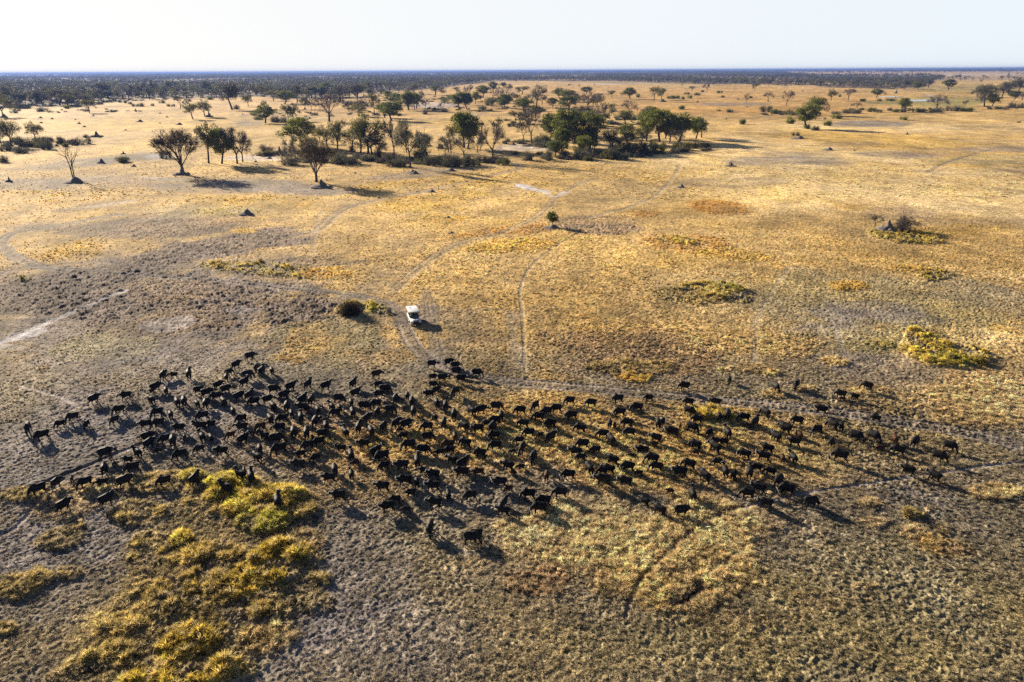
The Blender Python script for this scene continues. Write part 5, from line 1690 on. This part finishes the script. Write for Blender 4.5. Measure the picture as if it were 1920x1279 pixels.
if len(rest):
    far_shapes = [make_far_tree(k, 40 + i)[0] for i, k in enumerate(('grey', 'grey', 'grey', 'bare', 'bare', 'olive', 'olive', 'green'))]
    n2 = 9000                                          # clumps of trees out to the horizon
    d2 = 9000.0 * (30000.0 / 9000.0) ** rs.rand(n2)
    X2 = (rs.rand(n2) * 2 - 1) * d2 * .82
    k2 = fbm(X2 / 1500.0, d2 / 2500.0, 61, 3) > .40
    n3 = 1100                                           # loose trees on the open right plain
    d3 = 2000.0 + 7000.0 * rs.rand(n3)
    X3 = d3 * rs.uniform(.22, .80, n3)
    k3 = fbm(X3 / 300.0, d3 / 600.0, 63, 3) > .50
    n = len(rest)
    big = np.concatenate([np.ones(n + k3.sum()), np.full(k2.sum(), 1.6)])
    wide_ = np.concatenate([np.ones(n + k3.sum()), np.full(k2.sum(), 3.2)])
    P = np.stack([np.concatenate([Xs[rest], X3[k3], X2[k2]]), np.concatenate([Ys[rest], d3[k3], d2[k2]]), np.zeros(len(big))], 1)
    n = len(big)
    hh = rs.uniform(6, 15, n) * (.6 + .8 * fbm(P[:, 0] / 90, P[:, 1] / 90, 33, 3)) * 1.25 * big
    sc = np.stack([hh * rs.uniform(.9, 1.5, n) * wide_, hh * rs.uniform(.9, 1.5, n) * wide_, hh], 1)
    rt = np.stack([np.zeros(n), np.zeros(n), rs.uniform(0, 6.28, n)], 1)
    wood = scatter('woodland', P, sc, rt, rs.randint(0, len(far_shapes), n), np.ones((n, 4)), far_shapes)
    tag(wood, 'far grey-green wood running along the whole horizon', 'woodland', None, 'stuff')
    # undergrowth along and inside the wood
    nb = 9000
    Yb = 700.0 + 3300.0 * rs.rand(nb) ** 1.2
    Xb = (rs.rand(nb) * 2 - 1) * Yb * .86
    bx, by = pixel_of(Xb, Yb)
    kb = np.nonzero((by < wood_edge(bx) + .5) & (by > wood_top(bx)))[0]
    nb = len(kb)
    ub = scatter('undergrowth', np.stack([Xb[kb], Yb[kb], np.zeros(nb)], 1), np.stack([rs.uniform(2, 6, nb), rs.uniform(2, 5, nb), rs.uniform(1.2, 3.2, nb)], 1), np.stack([np.zeros(nb), np.zeros(nb), rs.uniform(0, 6.28, nb)], 1),
                 rs.randint(0, 6, nb), np.ones((nb, 4)), SHRUBS['grey'] + SHRUBS['twiggy'])
    # scrub under the groves
    GROVES = ((830, 303, 130, 6), (640, 300, 95, 8), (560, 290, 90, 5), (1110, 292, 110, 9), (1240, 280, 95, 9), (1000, 268, 60, 6), (1080, 232, 190, 9), (1180, 262, 60, 6), (930, 205, 140, 5), (70, 270, 80, 8), (150, 208, 130, 3), (620, 215, 150, 5), (880, 190, 130, 4), (1480, 214, 70, 2.5), (1700, 207, 120, 2), (1880, 203, 50, 3), (760, 185, 130, 5))
    gx, gy, gs = [], [], []
    for cx, cy, rx, ry in GROVES:
        for k in range(int(rx * ry / 22) + 8):
            a = rs.uniform(0, 6.283)
            q = math.sqrt(rs.rand())
            u = ground_at(cx + rx * q * math.cos(a), cy + ry * q * math.sin(a))
            gx.append(u[0])
            gy.append(u[1])
            gs.append(rs.uniform(.6, 1.5))
    gz = z_at(gx, gy)
    gs = np.array(gs)
    ng_ = len(gx)
    sc2 = scatter('brushwood', np.stack([gx, gy, gz], 1), np.stack([gs * 2.6, gs * 2.2, gs * rs.uniform(.9, 2.8, ng_)], 1), np.stack([np.zeros(ng_), np.zeros(ng_), rs.uniform(0, 6.28, ng_)], 1), rs.randint(0, 12, ng_), np.ones((ng_, 4)), SHRUBS['grey'] + SHRUBS['twiggy'] + SHRUBS['twiggy'] + SHRUBS['olive'])
    tag(sc2, 'tangled grey brushwood growing under the groves', 'brushwood', None, 'stuff')
    tag(ub, 'low grey scrub growing along and inside the far wood', 'scrub', None, 'stuff')


# ------------------------------------------------------------------ termite mounds, dead wood
M_CLAY = plain('grey_clay', (0.135, 0.120, 0.115), 0.95, 0, 0.35, 2, 0.1)


def mound_mesh(seed, spire):
    """1 m high, about 3 m across: a worn skirt of clay with a crooked spire"""
    rs_ = random.Random(seed)
    mb = MB()
    mb.tube([(0, 0, -.25), (0, 0, .0), (.05, .02, .14), (.08, .0, .30), (.1, .02, .42)], [1.55, 1.35, .85, .42, .2], 14)
    for k in range(5):
        a = rs_.uniform(0, 6.28)
        r = rs_.uniform(.3, .95)
        mb.tube([(r * math.cos(a), r * math.sin(a), -.2), (r * math.cos(a) * .9, r * math.sin(a) * .9, .12 + .25 * (1 - r)), (r * math.cos(a) * .85, r * math.sin(a) * .85, .2 + .3 * (1 - r))], [.5, .3, .1], 9)
    if spire:
        x, y = .05, 0
        mb.tube([(x, y, .1), (x + rs_.uniform(-.06, .06), y, .45), (x + rs_.uniform(-.1, .1), y + .05, .75), (x + rs_.uniform(-.12, .12), y, 1.0)], [.5, .33, .2, .07], 9)
        mb.tube([(x + .25, y - .1, .1), (x + .3, y - .12, .45), (x + .33, y - .1, .62)], [.28, .18, .06], 8)
    else:
        mb.tube([(.1, .05, .1), (.12, 0, .6), (.1, 0, .92)], [.75, .45, .12], 10)
    return remeshed(mb, 'termite_mound', .055, (M_CLAY,), 2, .6)


MOUND = {True: [mound_mesh(s, True) for s in (1, 2, 3)], False: [mound_mesh(s, False) for s in (4, 5)]}
MOUNDS = [
    (0, "870 657 52 130 s;715 541 22 46 s;760 569 13 52 d;470 498 16 40 d;365 488 16 52 d;530 441 15 40 d;1222 422 22 34 s;1505 482 20 28 s;1615 549 22 84 d;1112 812 28 48 s;915 894 44 78 d;1206 926 24 58 d;85 1058 48 66 s;680 1066 56 190 d;1640 998 66 160 s;35 482 38 84 d;1260 522 22 84 d;1440 536 12 22 d;1440 446 10 42 d;1225 432 12 30 d;840 470 12 40 d;680 503 12 24 d;370 532 14 50 d;1130 597 10 50 d"),
    (380, "1072 1108 72 210 s;600 852 18 74 d;692 802 62 100 s;480 884 28 34 s;60 478 52 74 s;1545 464 24 54 d;960 492 16 54 d;1890 978 28 96 d;360 455 10 30 d;920 410 20 40 d;1370 985 12 40 d"),
    (760, "85 988 30 112 d;410 962 26 124 d;970 727 20 76 d;240 1150 24 92 d;1418 997 18 44 d;930 560 10 40 d;300 1128 38 14 s"),
    (1140, "490 342 26 84 d;1105 920 34 112 s;660 1110 34 104 s;1720 674 26 150 d;1065 497 16 28 s;805 347 24 34 s;1750 246 10 40 d;1170 320 16 32 s;1440 337 12 44 d;1250 390 10 40 d"),
    (1520, "865 632 20 54 s;605 622 12 42 d;165 774 26 110 d;768 264 32 44 s;390 780 12 40 d;125 498 20 40 d"),
]
mounds = []
for x0, txt in MOUNDS:
    for it in txt.split(';'):
        f = it.split()
        mounds.append(dict(px=x0 + float(f[0]) / 4.8, py=120 + float(f[1]) / 4.8, h=float(f[2]) / 4.8, w=float(f[3]) / 4.8, s=f[4] == 's'))
mounds.append(dict(px=1664, py=433, h=20, w=40, s=True))
mounds.append(dict(px=1036, py=427, h=7, w=36, s=False))
mounds.append(dict(px=463, py=403, h=10, w=30, s=False))
mounds.append(dict(px=846, py=437, h=4, w=14, s=False))
mounds.append(dict(px=840, py=409, h=4, w=16, s=False))
for q in mounds:
    q['X'], q['Y'] = ground_at(q['px'], q['py'])
MZ = z_at([q['X'] for q in mounds], [q['Y'] for q in mounds])
for q in mounds:
    row, col = band(q['px'], q['py'])
    m_ = q['h'] / px_per_m(q['X'], q['Y'])
    q['look'] = ('tall ' if m_ > 2.8 else 'small ' if m_ < 1.2 else '') + ('spired grey termite mound' if q['s'] else 'rounded termite mound')
    q['zone'] = {'near': 'in the near row ', 'middle': 'in the middle rows ', 'far': 'on far plain ', 'farther': "at wood's edge ", 'distant': 'on the distant plain '}[row] + col
single_out(mounds)
mr_ = random.Random(8)
for q, z in zip(mounds, MZ):
    ppm = px_per_m(q['X'], q['Y'])
    o = link('termite_mound', mr_.choice(MOUND[q['s']]))
    o.location = (q['X'], q['Y'], z - .1)
    o.rotation_euler = (0, 0, mr_.uniform(-.6, .6))
    o.scale = (q['w'] / ppm / 2.7, q['w'] / ppm / 2.7, max(.3, q['h'] / ppm + .1))
    tag(o, q['label'], 'termite mound', 'grey termite mounds on the plain')

# bleached fallen trunk under the right grove
fx, fy = ground_at(1140 + 365 / 4.8, 120 + 782 / 4.8)
mb = MB()
mb.tube([(-7, -1.0, .5), (-3.5, -.4, 1.2), (0, .1, 3.0), (.8, .2, 4.2)], [.25, .5, .65, .2], 9, 0)
mb.tube([(0, .1, 3.0), (1.4, .5, 1.8), (3.2, .8, .3)], [.6, .42, .3], 9, 0)
mb.tube([(-3.5, -.4, 1.2), (-4.2, -1.4, 2.4)], [.3, .08], 7, 0)
fl = link('fallen_trunk', mb.mesh('fallen_trunk', (plain('bleached_wood', (.40, .37, .34), .8, 0, .25, 2),), True))
fl.location = (fx, fy, .0)
tag(fl, 'pale bleached fallen tree trunk lying under the right green grove', 'fallen trunk')


# ------------------------------------------------------------------ grass: tufts beyond counting
def grass_mat(name, trans):
    m, nt, b = new_mat(name)
    at = nt.nodes.new('ShaderNodeAttribute')
    at.attribute_type = 'INSTANCER'
    at.attribute_name = 'tint'
    sh = nt.nodes.new('ShaderNodeAttribute')
    sh.attribute_name = 'shade'
    mr = nt.nodes.new('ShaderNodeMapRange')
    mr.inputs['To Min'].default_value = 0.5
    mr.inputs['To Max'].default_value = 1.5
    nt.links.new(sh.outputs['Fac'], mr.inputs['Value'])
    mu = nt.nodes.new('ShaderNodeMix')
    mu.data_type = 'RGBA'
    mu.blend_type = 'MULTIPLY'
    mu.inputs['Factor'].default_value = 1.0
    nt.links.new(at.outputs['Color'], mu.inputs['A'])
    nt.links.new(mr.outputs['Result'], mu.inputs['B'])
    nt.links.new(mu.outputs['Result'], b.inputs['Base Color'])
    b.inputs['Roughness'].default_value = 0.8
    b.inputs['Specular IOR Level'].default_value = 0.15
    tr = nt.nodes.new('ShaderNodeBsdfTranslucent')
    nt.links.new(mu.outputs['Result'], tr.inputs['Color'])
    ms = nt.nodes.new('ShaderNodeMixShader')
    ms.inputs[0].default_value = trans
    nt.links.new(b.outputs[0], ms.inputs[1])
    nt.links.new(tr.outputs[0], ms.inputs[2])
    nt.links.new(ms.outputs[0], nt.nodes['Material Output'].inputs['Surface'])
    return m


M_GRASS = grass_mat('grass_blades', 0.45)


def tuft(seed, n, lean, width):
    """a tuft 1 m high and about 1 m across"""
    rs_ = np.random.RandomState(seed)
    V = []
    S = []
    for k in range(n):
        a = rs_.uniform(0, 6.283)
        r0 = rs_.uniform(0, .22)
        h = rs_.uniform(.45, 1.0)
        out = lean * rs_.uniform(.3, 1.2)
        dx, dy = math.cos(a), math.sin(a)
        p0 = np.array([dx * r0, dy * r0, -.08])
        p1 = p0 + np.array([dx * out * .35, dy * out * .35, h * .62])
        p2 = p0 + np.array([dx * out, dy * out, h * rs_.uniform(.75, 1.0)])
        an = rs_.uniform(0, 6.283)
        s = np.array([math.cos(an), math.sin(an), rs_.uniform(-.3, .3)]) * width * rs_.uniform(.6, 1.4)
        V += [p0 - s, p0 + s, p1 + s * .9, p1 - s * .9, p2 + s * .25, p2 - s * .25]
        q = rs_.uniform(0, 1)
        S += [q * .8, q * .8, q, q, q, q]
    F = []
    for k in range(n):
        o = k * 6
        F += [(o, o + 1, o + 2, o + 3), (o + 3, o + 2, o + 4, o + 5)]
    return mesh_np('grass_tuft', np.array(V), np.array(F), (M_GRASS,), False, {'shade': ('FLOAT', np.array(S))})


TUFTS = [tuft(1, 46, .42, .034), tuft(2, 40, .55, .036), tuft(3, 52, .34, .030), tuft(4, 44, .65, .036)]
rs = np.random.RandomState(21)


def grass_points(n, d0, d1, power):
    d_ = (d0 ** power + (d1 ** power - d0 ** power) * rs.rand(n)) ** (1 / power)
    hw = 0.84 * np.sqrt(d_ ** 2 + CAM_H ** 2)
    return (rs.rand(n) * 2 - 1) * hw, d_


def grow_grass(n, d0, d1, power, size, cut, fade=None):
    X, Y = grass_points(n, d0, d1, power)
    A, rut, way, water, dist = fields(X, Y)
    if fade:                                  # thin out towards the next band
        cut = cut * (fade[2] + (1 - fade[2]) * (1 - sstep(fade[0], fade[1], dist)))
    keep = np.nonzero((rs.rand(n) < A[:, 3] * cut) & (water < .5))[0]
    X, Y, A, rut, dist = X[keep], Y[keep], A[keep], rut[keep], dist[keep]
    Z = height(X, Y, A, rut, dist)
    m = len(X)
    h = A[:, 4] * rs.uniform(.55, 1.35, m) * (0.7 + 0.6 * fbm(X / 3.0, Y / 3.0, 301, 2)) * size
    w = (0.22 + 0.75 * h) * rs.uniform(.75, 1.3, m) * size ** .5
    col = A[:, :3] * (0.55 + 1.9 * rs.rand(m) ** 1.2)[:, None]
    dry = rs.rand(m)[:, None]
    straw = np.array([.62, .52, .32])
    col = np.where(dry < .22, col * .45 + straw * .55 * rs.uniform(.6, 1.1, m)[:, None], col)
    col = np.clip(col, .01, .75)
    return np.stack([X, Y, Z], 1), np.stack([w, w, h], 1), col, A


P1 = grow_grass(500000, 31.0, 125.0, 1.9, 1.0, .66, (58, 125, .13))
P2 = grow_grass(130000, 125.0, 240.0, 1.5, 1.15, .55, (140, 240, .2))
P3 = grow_grass(58000, 240.0, 430.0, 1.3, 1.7, .5, (300, 430, .2))
P = np.concatenate([p[0] for p in (P1, P2, P3)])
S_ = np.concatenate([p[1] for p in (P1, P2, P3)])
C_ = np.concatenate([p[2] for p in (P1, P2, P3)])
A_ = np.concatenate([p[3] for p in (P1, P2, P3)])
g_yel = (A_[:, 1] / np.maximum(A_[:, 2], .01) > 2.75) & (A_[:, 6] > .1)
for nm, sel_, lb, ct in (('dry_grass', ~g_yel, 'dry tan grass tufts covering the whole plain', 'grass'), ('tussock_grass', g_yel, 'yellow-green tussocks standing in rank patches on the plain', 'grass')):
    k = np.nonzero(sel_)[0]
    n = len(k)
    print(nm, n)
    rt = np.stack([rs.uniform(-.25, .25, n), rs.uniform(-.25, .25, n), rs.uniform(0, 6.28, n)], 1)
    go_ = scatter(nm, P[k], S_[k], rt, rs.randint(0, len(TUFTS), n), np.concatenate([C_[k], np.ones((n, 1))], 1), TUFTS)
    tag(go_, lb, ct, None, 'stuff')


# ------------------------------------------------------------------ the air: one even box of haze over the whole plain
mb = MB()
mb.box((-64000, -2000, -40.0), (64000, 61000, CAM_H + 14.0))
hz_m = bpy.data.materials.new('haze')
hz_m.use_nodes = True
hn = hz_m.node_tree
for n_ in list(hn.nodes):
    if n_.type != 'OUTPUT_MATERIAL':
        hn.nodes.remove(n_)
pv = hn.nodes.new('ShaderNodeVolumePrincipled')
pv.inputs['Color'].default_value = (0.13, 0.21, 0.50, 1)
pv.inputs['Density'].default_value = 0.00007
pv.inputs['Anisotropy'].default_value = 0.2
hn.links.new(pv.outputs[0], hn.nodes['Material Output'].inputs['Volume'])
hz = link('haze', mb.mesh('haze', (hz_m,)))
tag(hz, 'pale blue haze over the far plain', 'haze', None, 'stuff')
